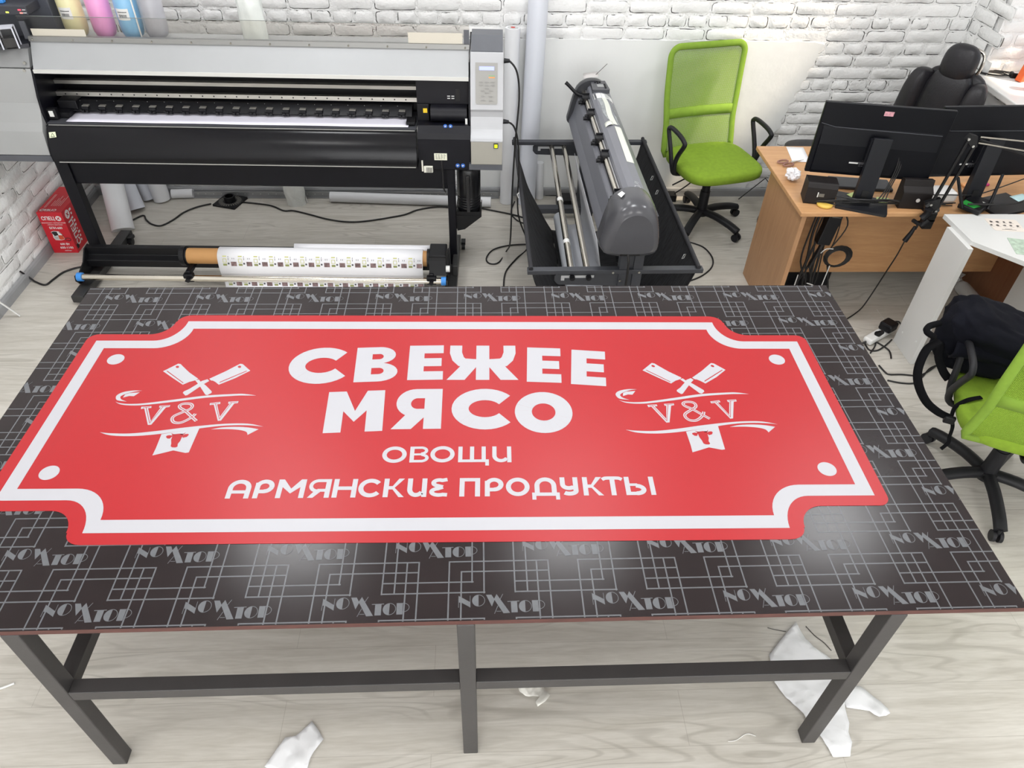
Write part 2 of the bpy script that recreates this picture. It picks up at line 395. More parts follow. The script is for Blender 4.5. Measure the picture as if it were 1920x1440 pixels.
m = MB(); m.b6(XL-0.1, XR+0.5, YF-0.1, YF, 0, CEIL); struct(m.build('wall_front', white_paint))
# window
m = MB()
for y in (WY0+0.03, (WY0+WY1)/2, WY1-0.03): m.b6(WXO-0.07, WXO, y-0.03, y+0.03, WZ0, WZ1)
for z in (WZ0+0.03, WZ1-0.03): m.b6(WXO-0.07, WXO, WY0, WY1, z-0.03, z+0.03)
wf = m.build('window_1', white_pl); struct(wf)
m = MB(); m.b6(WXO-0.05, WXO-0.04, WY0, 3.10, WZ0, WZ1); m.b6(WXO-0.05, WXO-0.04, 3.10, WY1, 1.50, 2.66); m.build('added_sun_blocker', mat('added_sun_blocker', (236, 236, 234), 0.8), wf)  # unseen opaque panels, added to keep the sun off the floor and shape its patch
m = MB(); m.b6(XR-0.07, WXO-0.07, WY0-0.05, WY1-0.002, WZ0-0.035, WZ0+0.002, bev=0.006); ws = m.build('trim_1', mat('white_window_sill', (232, 232, 230), 0.35)); struct(ws)
# baseboards
def base(name, f):
    m = MB(); prof = [(0, 0), (0.016, 0), (0.016, 0.045), (0.011, 0.058), (0.004, 0.064), (0, 0.064)]
    f(m, prof); struct(m.build(name, base_m))
base('baseboard_back', lambda m, pr: m.prism(pr, lambda u, v, h: (h, YB-0.010-u, v), XL+0.02, XR-0.02))
base('baseboard_left', lambda m, pr: m.prism(pr, lambda u, v, h: (XL+0.008+u, h, v), 1.0, YB-0.03))
base('baseboard_right', lambda m, pr: m.prism(pr, lambda u, v, h: (XR-0.008-u, h, v), 1.0, YB-0.03))

# ------------------------------------------------------------------ work table
TZ = 0.84; TW, TD = 3.0, 1.5
board = mat('brown_film_faced_board', (36, 28, 29), 0.22, var=0.10, vscale=9, spec=0.30)
pr_m = mat('grey_printed_lines', (104, 106, 110), 0.33, var=0.08, vscale=60, spec=0.3)
edge_m = mat('red_brown_board_edge', (80, 45, 40), 0.5, var=0.25, vscale=18, stretch=(1, 1, 6))
tb = thing('work_table', (0, 0, 0), 'long work table with dark printed plywood top on grey steel legs', 'table')
m = MB(); m.b6(0, TW, 0, TD, TZ-0.018, TZ, 1)
m.f.pop(1); m.m.pop(1); m.s.pop(1)
m.add([(0, 0, TZ), (TW, 0, TZ), (TW, TD, TZ), (0, TD, TZ)], [(0, 1, 2, 3)], 0)
def clip(poly, x0=0.002, x1=TW-0.002, y0=0.002, y1=TD-0.002):
    for ax, lim, sg in ((0, x0, 1), (0, x1, -1), (1, y0, 1), (1, y1, -1)):
        out = []
        for i in range(len(poly)):
            a, b = poly[i], poly[(i+1) % len(poly)]; da, db = sg*(a[ax]-lim), sg*(b[ax]-lim)
            if da >= 0: out.append(a)
            if (da >= 0) != (db >= 0):
                t = da/(da-db); out.append((a[0]+(b[0]-a[0])*t, a[1]+(b[1]-a[1])*t))
        poly = out
        if len(poly) < 3: return []
    return poly
def pat(poly, h=0.0003):
    q = clip(poly)
    if q: m.flat(q, lambda u, v: (u, v, TZ+h), 2)
def seg(x0, y0, x1, y1, w=0.0038):
    if abs(x1-x0) > abs(y1-y0): pat([(x0-w/2, y0-w/2), (x1+w/2, y0-w/2), (x1+w/2, y0+w/2), (x0-w/2, y0+w/2)])
    else: pat([(x0-w/2, y1-w/2), (x0+w/2, y1-w/2), (x0+w/2, y0+w/2), (x0-w/2, y0+w/2)], 0.0002)
def ln(a, b, w):
    d = Vector((b[0]-a[0], b[1]-a[1])).normalized(); n = (-d.y*w/2, d.x*w/2)
    return [(a[0]+n[0], a[1]+n[1]), (b[0]+n[0], b[1]+n[1]), (b[0]-n[0], b[1]-n[1]), (a[0]-n[0], a[1]-n[1])]
def arcp(cx, cy, rx, ry, a0, a1, n=14): return [(cx+rx*math.cos(math.radians(a0+(a1-a0)*i/n)), cy+ry*math.sin(math.radians(a0+(a1-a0)*i/n))) for i in range(n+1)]
LOGO = [[(160, 955), (335, 1052), (335, 1130), (200, 1055), (165, 1055)], ln((160, 955), (158, 1130), 7), ln((331, 953), (331, 1130), 7),
        arcp(457, 1030, 97, 88, 90, 270), [(570, 945), (652, 945), (700, 1020), (655, 1122)], ln((825, 938), (778, 1022), 8),
        [(730, 938), (925, 1222), (825, 1225), (688, 1012)], ln((692, 1230), (746, 1112), 8), ln((722, 1195), (795, 1195), 7),
        ln((890, 1054), (1070, 1050), 10), [(940, 1054), (1034, 1052), (1038, 1216), (945, 1217)], arcp(1155, 1128, 97, 88, 90, 270), [(1257, 1042), (1350, 1042), (1354, 1210), (1265, 1210)]]
def band(cx, cy, rx, ry, a0, a1, w):
    o = arcp(cx, cy, rx, ry, a0, a1, 12); i = arcp(cx, cy, rx-w, ry-w, a0, a1, 12)
    return [[o[k], o[k+1], i[k+1], i[k]] for k in range(12)]
LOGO += band(457, 1030, 97, 88, -90, 90, 8)+band(1155, 1128, 97, 88, -90, 90, 8)+band(1350, 1110, 100, 70, -90, 90, 8)
for j in range(-2, 10):
    for i in range(-6, 7):
        x0 = 1.466+i*0.3525+(j % 2)*0.1762; y0 = 0.178+j*0.172
        seg(x0, y0, x0+0.270, y0); seg(x0+0.033, y0-0.032, x0+0.270, y0-0.032)
        seg(x0-0.176, y0-0.064, x0+0.064, y0-0.064); seg(x0-0.176, y0-0.096, x0+0.095, y0-0.096)
        seg(x0, y0, x0, y0-0.2685); seg(x0+0.033, y0-0.032, x0+0.033, y0-0.2665); seg(x0+0.238, y0, x0+0.238, y0-0.2365); seg(x0+0.270, y0, x0+0.270, y0-0.2695)
        for k, p in enumerate(LOGO): pat([(x0-0.150+(a-155)*1.745e-4, y0+0.068-(b-945)*1.96e-4) for a, b in p], 0.0004+0.00001*k)
m.build('tabletop', [board, edge_m, pr_m], tb, nrm=False)
leg_m = mat('grey_painted_steel', (60, 58, 58), 0.42, var=0.12, vscale=7, bump=0.03)
for x0, x1, nm in ((0.345, 0.392, 0), (1.488, 1.535, 0), (2.634, 2.680, 0)):
    for y0 in (-0.003, 1.42):
        m = MB(); m.b6(x0, x1, y0, y0+0.045, 0, TZ-0.018, bev=0.003)
        m.build('leg', leg_m, tb)
for y0 in (-0.003, 1.42):
    for xa, xb in ((0.392, 1.488), (1.535, 2.634)):
        m = MB(); m.b6(xa, xb, y0+0.001, y0+0.044, 0.461, 0.505, bev=0.002); m.build('stretcher', leg_m, tb)
for x0 in (0.345, 2.634):
    m = MB(); m.b6(x0+0.001, x0+0.045, 0.042, 1.42, 0.461, 0.505, bev=0.002); m.build('side_stretcher', leg_m, tb)

# ------------------------------------------------------------------ the red sign
BZ = TZ+0.0012
bn_red = mat('red_banner_vinyl', (176, 34, 40), 0.38, var=0.02, vscale=2.2, bump=0.03, bscale=1.7, spec=0.35)
bn_white = mat('white_banner_print', (188, 188, 194), 0.42, spec=0.3, bump=0.03, bscale=1.7)
bn = thing('vinyl_banner', (1.4475, 0.771, BZ), 'large red butcher shop banner with white border and Cyrillic lettering, flat on the dark table', 'banner', rz=-0.0125)
cb, sb = math.cos(0.0125), math.sin(0.0125)
def bl(p):                                            # table coordinates -> banner coordinates
    x, y = p[0]-1.4475, p[1]-0.771; return (x*cb-y*sb, x*sb+y*cb)
def pix(px, py): return bl(at(px, py, 'z', BZ))
def notch_outline(a, b, h, sx, ex, n=12):
    q = [(a, h)]
    for i in range(n+1):
        t = math.pi/2*i/n; q.append((a-sx-(ex-sx)*math.sin(t), b-(b-h)*math.cos(t)))
    return q                                          # first quadrant, from the right edge round to the top
def whole(q):
    q2 = [(-x, y) for x, y in q[::-1]]; q3 = [(-x, -y) for x, y in q]; q4 = [(x, -y) for x, y in q[::-1]]
    return q+q2+q3+q4
wo = whole(notch_outline(1.300, 0.4885, 0.3710, 0.205, 0.297)); wi = whole(notch_outline(1.2565, 0.4430, 0.3275, 0.176, 0.286))
q = []
A_, B_, H_ = 1.338, 0.5280, 0.4090
q += [(A_, H_-0.05)]+arcp(A_-0.036, H_-0.036, 0.036, 0.036, 0, 90, 6)
for i in range(11):
    t = math.pi/2*i/10; q.append((A_-0.215-0.075*math.sin(t), H_+0.078-0.078*math.cos(t)))
q += arcp(A_-0.345, B_-0.042, 0.052, 0.042, 0, 90, 6)
red = whole(q)
m = MB(); m.prism(red, lambda u, v, h: (u, v, h), -0.0005, 0.0); m.build('sheet', bn_red, bn)
m = MB(); n = len(wo); vs = [(x, y, 0.0004) for x, y in wo]+[(x, y, 0.0004) for x, y in wi]
m.add(vs, [(i, (i+1) % n, n+(i+1) % n, n+i) for i in range(n)]); o = m.build('border', bn_white, bn); o['label'] = 'white notched border line'
for sx in (-1, 1):
    for sy in (-1, 1):
        m = MB(); m.flat(arcp(1.191*sx, 0.265*sy, 0.029, 0.0285, 0, 354, 30), lambda u, v: (u, v, 0.0004)); m.build('corner_dot', bn_white, bn)

# lettering: glyphs drawn as strokes in a box of height 1
def stroke(pts, w, closed=False):
    P = [Vector((p[0], p[1])) for p in pts]; N = len(P); Lf = []; Rt = []
    for i in range(N):
        d0 = (P[i]-P[i-1]).normalized() if i > 0 or closed else None; d1 = (P[(i+1) % N]-P[i]).normalized() if i < N-1 or closed else None
        d = d0 or d1
        if d0 is not None and d1 is not None:
            n0 = Vector((-d0.y, d0.x)); n1 = Vector((-d1.y, d1.x)); nn = (n0+n1)
            nn = nn.normalized() if nn.length > 1e-6 else n0; k = 1/max(0.4, nn.dot(n0)); nn = nn*k
        else: nn = Vector((-d.y, d.x))
        Lf.append(P[i]+nn*w/2); Rt.append(P[i]-nn*w/2)
    return [[Lf[i], Lf[(i+1) % N], Rt[(i+1) % N], Rt[i]] for i in range(N if closed else N-1)]
def E(cx, cy, rx, ry, a0, a1, n=28): return arcp(cx, cy, rx, ry, a0, a1, n)
def poly(*p): return [[Vector(a) for a in p]]
def bar(x0, y0, x1, y1): return poly((x0, y0), (x1, y0), (x1, y1), (x0, y1))
def G(ch, W, t):
    """polygons of a letter, width W, height 1, stroke t"""
    h = t/2
    if ch == 'С': return stroke(E(W*.555, .5, W*.555-h, .5-h, 38, 322), t)
    if ch == 'О': return stroke(E(W/2, .5, W/2-h, .5-h, 0, 352, 40), t, True)
    if ch == 'В' and t > .25:
        def lobe(c0, rx0, ry0, c1, rx1, ry1):
            A = arcp(c0[0], c0[1], rx0, ry0, -90, 90, 14); B = arcp(c1[0], c1[1], rx1, ry1, -90, 90, 14)
            return [[A[k], A[k+1], B[k+1], B[k]] for k in range(14)]
        return bar(0, 0, t*1.05, 1)+bar(t, .79, W*.56, 1)+bar(t, .385, W*.56, .635)+bar(t, 0, W*.56, .205)+lobe((W*.55, .755), W*.39, .245, (W*.55, .7125), W*.10, .0775)+lobe((W*.55, .265), W*.45, .265, (W*.55, .295), W*.125, .09)
    if ch == 'В': return bar(0, 0, t, 1)+bar(t*.9, 1-t*.75, W*.60, 1)+bar(t*.9, .5-t*.3, W*.62, .5+t*.32)+bar(t*.9, 0, W*.62, t*.78)+stroke(E(W*.58, .735, W*.37-t*.35, .265-t*.37, -88, 88, 14), t*.76)+stroke(E(W*.60, .275, W*.40-t*.38, .275-t*.38, -88, 88, 14), t*.80)
    if ch == 'Е': return bar(0, 0, t, 1)+bar(t*.9, 0, W, t*.82)+bar(t*.9, 1-t*.82, W, 1)+bar(t*.9, .5-t*.4, W*.95, .5+t*.4)
    if ch == 'Ж':
        g = bar(W/2-t*.43, 0, W/2+t*.43, 1)
        for s in (-1, 1):
            X = lambda x: W/2+s*x
            g += stroke([(X(W*.5-t*.52), 1), (X(W*.5-t*.52), .78), (X(W*.46-t*.5), .60), (X(W*.36-t*.3), .50), (X(t*.3), .47)], t*.80)
            g += poly((X(W*.5), 0), (X(W*.5-t*1.15), 0), (X(t*.35), .40), (X(t*.55), .60), (X(W*.30), .42))
        return g
    if ch == 'М': return bar(0, 0, t, 1)+bar(W-t, 0, W, 1)+poly((t*.2, 1), (t*1.05, 1), (W/2, .50), (W/2, .24), (t*.6, .66))+poly((W-t*.2, 1), (W-t*1.05, 1), (W/2, .50), (W/2, .24), (W-t*.6, .66))
    if ch == 'Я' and t > .25:
        A = arcp(W*.46, .645, W*.40, .355, 90, 270, 16); B = arcp(W*.50, .625, W*.14, .135, 90, 270, 16)
        return bar(W-t*1.05, 0, W, 1)+bar(W*.46, .76, W-t, 1)+bar(W*.46, .29, W-t, .49)+[[A[k], A[k+1], B[k+1], B[k]] for k in range(16)]+poly((0, 0), (W*.40, 0), (W*.66, .30), (W*.62, .40), (W*.28, .36))+bar(W*.46, .76, W*.50, 1)
    if ch == 'Я': return bar(W-t, 0, W, 1)+bar(W*.40, 1-t*.76, W-t*.9, 1)+bar(W*.40, .33-t*.05, W-t*.9, .33+t*.68)+stroke(E(W*.42, .64, W*.42-t*.36, .36-t*.38, 88, 272, 16), t*.76)+poly((0, 0), (t*1.12, 0), (W*.58, .34), (W*.42, .46), (W*.26, .34))
    if ch == 'Щ': return bar(0, 0, t, 1)+bar(W*.45-t/2, 0, W*.45+t/2, 1)+bar(W*.9-t, 0, W*.9, 1)+bar(0, 0, W, t*.85)+bar(W-t*.85, -.22, W, t*.5)
    if ch == 'И': return bar(W-t, 0, W, 1)+bar(0, .42, t, 1)+stroke(E(W*.46, .42, W*.46-h, .42-h, 180, 330, 18), t)
    if ch == 'А': return bar(0, 0, t, .55)+bar(W-t, 0, W, .55)+stroke(E(W/2, .54, W/2-h, .46-h, 0, 180, 20), t)+bar(t*.5, .26, W-t*.5, .26+t*.8)
    if ch == 'Р': return bar(0, 0, t, 1-W*.2)+stroke(E(W*.48, .63, W*.48-h, .37-h, 178, -92, 24), t)+bar(t*.9, .26, W*.50, .26+t*.92)
    if ch == 'Н': return bar(0, 0, t, 1)+bar(W-t, 0, W, 1)+bar(t*.5, .5-h*.9, W-t*.5, .5+h*.9)
    if ch == 'К': return bar(0, 0, t, 1)+bar(t*.5, .5-h*.85, W*.5, .5+h*.85)+poly((W*.36, .5), (W*.95-t*1.05, 1), (W*.97, 1), (W*.52, .5))+poly((W*.36, .5), (W-t*1.05, 0), (W, 0), (W*.52, .5))
    if ch == 'Ɛ': return stroke([(W*.98, .93)]+E(W*.55, .745, W*.45-h, .255-h*.9, 60, 255, 14)+[(W*.75, .52)], t*.92)+stroke([(W*.75, .52)]+E(W*.55, .265, W*.53-h, .265-h*.9, 100, 300, 14)+[(W, .10)], t*.92)
    if ch == 'П': return bar(0, 0, t, 1)+bar(W-t, 0, W, 1)+bar(t*.5, 1-t*.88, W-t*.5, 1)
    if ch == 'Д': return bar(W*.10, 0, W*.10+t, .55)+bar(W*.90-t, 0, W*.90, .55)+stroke(E(W/2, .54, W*.40-h, .46-h, 0, 180, 20), t)+bar(0, 0, W, t*.85)+bar(0, -.20, t*.8, .1)+bar(W-t*.8, -.20, W, .1)
    if ch == 'У': return stroke([(h, 1), (h, .66)]+E(W*.48, .62, W*.48-h, .32-h, 190, 300, 12)+[(W-h, .42)], t)+stroke([(W-h, 1), (W-h, .35)]+E(W*.5, .26, W*.5-h, .26-h, 0, -140, 14), t)
    if ch == 'Т': return bar(W/2-h, 0, W/2+h, .95)+stroke([(0, .86), (W*.15, .93), (W*.3, .94), (W*.7, .94), (W*.85, .93), (W, .86)], t*.85)
    if ch == 'Ы': return bar(0, 0, t, 1)+bar(t*.5, .60-t*.5, W*.42, .60+t*.15)+stroke(E(W*.36, .30, W*.34-h, .30-h*.9, -90, 90, 14), t)+bar(t*.5, 0, W*.38, t*.85)+bar(W-t, 0, W, 1)
    if ch == 'Ь': return bar(0, 0, t, 1)
    return []
def letter(mb, ch, x, y, w, h, t, rot=0.0):
    ca, sa = math.cos(rot), math.sin(rot)
    for k, pg in enumerate(G(ch, w/h, t)):
        mb.flat([(p[0]*h*ca-p[1]*h*sa+x, p[0]*h*sa+p[1]*h*ca+y) for p in pg], lambda u, v: (u, v, 0.0004+0.000012*(k % 9)+(0.0001 if k > 8 and k % 2 else 0)))
def fix_up(o):
    b = bmesh.new(); b.from_mesh(o.data); bmesh.ops.reverse_faces(b, faces=[f for f in b.faces if f.normal.z < 0]); b.to_mesh(o.data); b.free()
def words(items, t):
    for ch, x0, y0, w, h, rot in items:
        mb = MB(); x, y = bl((x0, y0)); letter(mb, ch, x, y, w, h, t, math.radians(rot)+0.0125)
        fix_up(mb.build('letter', bn_white, bn, nrm=False))
words([('С', .884, .903, .206, .197, 4), ('В', 1.114, .917, .150, .189, 2.2), ('Е', 1.299, .926, .124, .190, 0.5), ('Ж', 1.436, .9255, .253, .190, -0.8), ('Е', 1.717, .912, .122, .190, -3.5), ('Е', 1.871, .898, .123, .190, -6.2)], .29)
words([('М', 1.046, .673, .190, .195, 2.2), ('Я', 1.262, .687, .163, .192, 0), ('С', 1.455, .684, .202, .196, -1.5), ('О', 1.664, .667, .193, .196, -3)], .29)
words([('О', 1.246, .5415, .076, .069, 0), ('В', 1.332, .542, .059, .067, 0), ('О', 1.396, .5405, .076, .069, 0), ('Щ', 1.483, .5405, .096, .066, -.5), ('И', 1.5895, .5385, .060, .067, -1)], .20)
def px2(x): return x/2.4+480
low = [('А', 421, 465), ('Р', 472, 510), ('М', 515, 568), ('Я', 575, 616), ('Н', 621, 666), ('С', 669, 711), ('К', 717, 757), ('И', 762, 799), ('Ɛ', 803, 838), ('П', 861, 900), ('Р', 909, 946), ('О', 949, 994), ('Д', 998, 1050), ('У', 1052, 1086), ('К', 1095, 1133), ('Т', 1133, 1171), ('Ы', 1175, 1231)]
it = []
for ch, a, b in low:
    yb = 935+(928-935)*(a-421)/811; p0 = at(a, yb, 'z', BZ); p1 = at(b, yb, 'z', BZ)
    it.append((ch, p0[0], p0[1], p1[0]-p0[0], .0715, -0.75))
words(it, .21)

# emblem: crossed cleavers, swooshes, initials, flag with a cow's head
def emblem(dx, dy):
    S_ = lambda X, Y: pix(160+X/5.333, 660+Y/5.333)
    T_ = lambda pts: [(S_(*p)[0]+dx, S_(*p)[1]+dy) for p in pts]
    def piece(name, polys, z=0.0004, mats=bn_white, par=bn):
        mb = MB()
        for k, p in enumerate(polys): mb.flat(T_(p), lambda u, v: (u, v, z), 0)
        o = mb.build(name, mats, par, nrm=False); fix_up(o); return o
    def swoosh(up, dn):
        a = spline([(*p, 0) for p in up], 6); b = spline([(*p, 0) for p in dn], 6); k = min(len(a), len(b))
        return [[a[i][:2], a[i+1][:2], b[i+1][:2], b[i][:2]] for i in range(k-1)]
    c1 = piece('cleaver', [[(777, 193), (930, 117), (955, 122), (970, 138), (1040, 205), (1130, 268), (1105, 283), (1080, 290), (1040, 300), (975, 328), (880, 265)]])
    piece('cleaver_handle', [[(1100, 285), (1135, 275), (1160, 305), (1200, 330), (1265, 395), (1262, 410), (1220, 432), (1200, 428), (1150, 350), (1120, 310)]], 0.0004, bn_white, c1)
    c2 = piece('cleaver', [[(1650, 188), (1575, 122), (1550, 118), (1525, 130), (1400, 195), (1240, 268), (1255, 285), (1275, 287), (1300, 300), (1335, 328), (1500, 262)]])
    piece('cleaver_handle', [[(1222, 273), (1240, 290), (1180, 325), (1020, 432), (1000, 436), (975, 410), (985, 395), (1040, 370), (1130, 315), (1165, 290)]], 0.00043, bn_white, c2)
    for c, q, e in ((c1, (921, 150), [(812, 192), (822, 190), (985, 310), (975, 312)]), (c2, (1542, 149), [(1612, 188), (1618, 192), (1340, 310), (1345, 300)])):
        piece('blade_hole', [arcp(q[0], q[1], 17, 11, 0, 340, 14)], 0.0007, bn_red, c); piece('edge_line', [e], 0.0007, bn_red, c)
    piece('swoosh', swoosh([(300, 497), (350, 513), (450, 520), (600, 512), (900, 475), (1200, 437), (1500, 420), (1600, 421), (1710, 436)], [(300, 497), (350, 524), (450, 535), (600, 530), (900, 497), (1200, 459), (1500, 438), (1600, 436), (1710, 436)]))
    piece('swoosh', swoosh([(572, 388), (480, 386), (380, 402), (320, 430), (305, 460), (325, 485), (415, 496)], [(572, 388), (500, 396), (420, 415), (365, 437), (350, 455), (365, 477), (415, 496)]))
    piece('swoosh', [[(375, 457), (400, 425), (440, 412), (545, 404), (485, 443), (440, 440)]])
    piece('swoosh', swoosh([(143, 803), (250, 813), (450, 815), (700, 792), (1000, 755), (1300, 725), (1500, 715), (1650, 720), (1780, 747)], [(143, 803), (250, 834), (450, 842), (700, 825), (1000, 785), (1300, 745), (1500, 733), (1650, 735), (1780, 747)]))
    piece('swoosh', swoosh([(1255, 775), (1350, 757), (1450, 750), (1550, 750), (1640, 757), (1733, 773)], [(1255, 775), (1350, 772), (1450, 773), (1550, 782), (1610, 800), (1622, 830)]))
    f = piece('flag', [[(762, 822), (900, 800), (1050, 778), (1140, 765), (1035, 1005), (1000, 1010), (880, 985), (780, 1010), (670, 1036), (705, 965)]], 0.00045)
    piece('cow_head', [[(870, 828), (905, 822), (940, 818), (985, 820), (965, 855), (950, 890), (925, 920), (922, 948), (900, 956), (870, 955), (853, 945), (860, 915), (858, 880), (868, 850)],
        [(872, 842), (845, 868), (820, 866), (806, 850), (815, 838), (840, 833), (870, 836)], [(968, 838), (1000, 822), (1030, 820), (1036, 830), (1015, 850), (975, 860)], [(905, 824), (880, 822), (858, 812), (868, 826), (895, 832)], [(950, 820), (985, 818), (1006, 803), (990, 824), (955, 830)]], 0.0007, bn_red, f)
    for sg in ([(560, 548), (662, 542), (660, 560), (628, 563), (655, 690), (755, 555), (738, 558), (742, 538), (850, 532), (842, 550), (805, 556), (660, 728), (625, 730), (590, 565), (556, 572)],
               [(1247, 512), (1350, 500), (1350, 520), (1318, 524), (1345, 648), (1445, 516), (1428, 520), (1432, 498), (1533, 492), (1525, 512), (1490, 516), (1357, 686), (1325, 690), (1285, 528), (1243, 532)]):
        mb = MB(); mb.flat(T_(sg), lambda u, v: (u, v, 0.00042), 0)
        ctr = ([(575, 556), (648, 550)], [(608, 556), (643, 712), (778, 548)], [(752, 547), (838, 540)]) if sg[0][0] < 600 else ([(1258, 520), (1338, 511)], [(1302, 518), (1340, 672), (1464, 508)], [(1442, 508), (1520, 502)])
        for k, cl in enumerate(ctr):
            for q in stroke(T_(cl), 0.0019): mb.flat(q, lambda u, v: (u, v, 0.0007+0.00002*k), 1)
        fix_up(mb.build('letter', [bn_white, bn_red], bn, nrm=False))
    amp = [(1110, 690), (1060, 645), (1000, 590), (950, 560), (945, 535), (985, 518), (1050, 520), (1070, 540), (1050, 570), (980, 600), (890, 640), (868, 675), (890, 705), (950, 708), (1020, 680), (1080, 640), (1100, 618)]
    ap = T_([p[:2] for p in spline([(*p, 0) for p in amp], 5)]); mb = MB()
    for k, q in enumerate(stroke(ap, 0.0105)): mb.flat(q, lambda u, v: (u, v, 0.0004+0.000002*k), 0)
    for k, q in enumerate(stroke(ap, 0.0022)): mb.flat(q, lambda u, v: (u, v, 0.0007+0.000002*k), 1)
    fix_up(mb.build('letter', [bn_white, bn_red], bn, nrm=False))
emblem(0, 0)
pL, pR = pix(286, 853), pix(1306, 847)
emblem(pR[0]-pL[0]-0.014, pR[1]-pL[1])
# ------------------------------------------------------------------ large-format printer (local frame: x along it, y = depth, front at y < 0)
PR = thing('wide_format_printer', (-0.74, 2.93, 0), 'silver and black wide format inkjet printer on a stand against the brick wall', 'printer', rz=math.radians(-1.5))
PL = L(PR)
hood_m = mat('silver_hood_paint', (168, 170, 172), 0.42, 0.25, var=0.03, vscale=3)
silver_m = mat('silver_cover_paint', (168, 169, 169), 0.40, 0.35, var=0.05, vscale=2)
cap_m = mat('white_silver_cover', (176, 177, 180), 0.40, 0.1, var=0.02)
capg_m = mat('warm_grey_cover', (158, 155, 146), 0.45, 0.2)
slate_m = mat('slate_grey_metal', (84, 86, 92), 0.45, var=0.08)
alu_m = mat('aluminium_rail', (176, 174, 168), 0.32, 0.9, var=0.12, vscale=5, stretch=(1, 8, 8))
glossb = mat('glossy_black_apron', (11, 11, 16), 0.20, var=0.2, vscale=4, spec=0.3)
blue_m = mat('blue_cap', (60, 140, 220), 0.45)
PX = lambda u, v, h: (h, u, v)
def ext(name, prof, x0, x1, m_, bev=0.0, par=None, smooth=False):
    m = MB(); m.prism(prof, PX, x0, x1, 0, smooth=smooth); return m.build(name, m_, par or PR, bev=bev)
# hood: a folded sheet leaning back, with the flange that carries the splash guard
ext('hood', [(0.055, 1.165), (0.062, 1.180), (0.128, 1.292), (0.134, 1.296), (0.134, 1.316), (0.152, 1.316), (0.152, 1.262), (0.40, 1.262), (0.40, 1.245), (0.14, 1.245), (0.075, 1.165)], 0.0, 2.246, hood_m)
m = MB(); m.prism([(0.126, 1.292), (0.120, 1.294), (0.126, 1.316), (0.136, 1.316)], PX, -0.002, 2.25)
o = m.build('mounting_strip', mat('grey_aluminium_strip', (140, 140, 138), 0.4, 0.6), PR)
for i in range(12):
    m = MB(); x = 0.02+i*0.2008; m.cyl((x, 0.123, 1.304), (x, 0.116, 1.302), 0.0045, n=10); m.build('screw', steel, o)
m = MB(); m.b6(0.0, 2.246, 0.050, 0.060, 1.158, 1.176); m.build('hood_lip', mat('bright_edge', (214, 214, 210), 0.4, 0.3), PR)
glass = bpy.data.materials.new('clear_acrylic'); glass.use_nodes = True; MATS['clear_acrylic'] = glass
nt = glass.node_tree; nt.nodes.clear(); o_ = nt.nodes.new('ShaderNodeOutputMaterial'); mix = nt.nodes.new('ShaderNodeMixShader'); tr = nt.nodes.new('ShaderNodeBsdfTransparent'); gl = nt.nodes.new('ShaderNodeBsdfGlossy')
tr.inputs[0].default_value = (0.90, 0.89, 0.87, 1); gl.inputs['Roughness'].default_value = 0.08; lw = nt.nodes.new('ShaderNodeLayerWeight'); lw.inputs[0].default_value = 0.25
nt.links.new(lw.outputs['Fresnel'], mix.inputs[0]); nt.links.new(tr.outputs[0], mix.inputs[1]); nt.links.new(gl.outputs[0], mix.inputs[2]); nt.links.new(mix.outputs[0], o_.inputs[0])
m = MB(); m.b6(-0.03, 2.25, 0.140, 0.1435, 1.300, 1.408); sg = m.build('splash_guard', glass, PR); sg['label'] = 'clear acrylic sheet standing on the hood'
m = MB(); m.b6(-0.03, 2.25, 0.1398, 0.1437, 1.4075, 1.4095); m.build('guard_edge', mat('acrylic_edge', (120, 125, 122), 0.3), sg)
m = MB(); m.b6(0.02, 0.29, 0.1365, 0.1392, 1.3165, 1.350); m.build('cream_strip', mat('cream_plastic', (206, 200, 186), 0.5), sg)
m = MB(); m.b6(1.935, 2.215, 0.1365, 0.1392, 1.3165, 1.368); m.build('cream_strip', mat('cream_plastic', (206, 200, 186), 0.5), sg)
for x in (-0.01, 2.236):
    m = MB(); m.b6(x-0.014, x+0.014, 0.134, 0.140, 1.30, 1.385); m.build('guard_bracket', slate_m, sg)
# side frames and interior
side = [(0.055, 1.175), (0.010, 1.05), (-0.004, 0.975), (0.0, 0.915), (0.012, 0.90), (0.33, 0.90), (0.40, 1.16), (0.40, 1.30)]
ext('side_frame', side, -0.012, 0.0, black_metal); ext('side_frame', side, 2.246, 2.256, black_metal)
ext('interior_back', [(0.26, 0.90), (0.275, 0.90), (0.31, 1.17), (0.295, 1.17)], 0.0, 2.246, black_pl)
ext('rail', [(0.195, 1.055), (0.215, 1.055), (0.215, 1.078), (0.195, 1.074)], 0.0, 1.96, alu_m)
o = ext('rail', [(0.172, 0.998), (0.195, 0.998), (0.195, 1.022), (0.174, 1.020)], 0.0, 1.96, alu_m)
m = MB()
for i in range(31): m.cyl((0.05+i*0.0615, 0.174, 1.009), (0.05+i*0.0615, 0.1725, 1.009), 0.004, n=8)
m.build('rail_hole', black_pl, o)['kind'] = 'stuff'
ext('guide_bar', [(0.20, 1.100), (0.215, 1.100), (0.215, 1.118), (0.20, 1.116)], 0.0, 1.96, black_metal)
ext('rear_plate', [(0.10, 0.945), (0.20, 0.945), (0.21, 0.995), (0.145, 0.985)], 0.02, 1.93, black_pl)
ext('platen', [(-0.01, 0.905), (0.22, 0.905), (0.22, 0.926), (-0.01, 0.922)], 0.0, 1.96, mat('dark_platen', (70, 71, 76), 0.4))
m = MB()
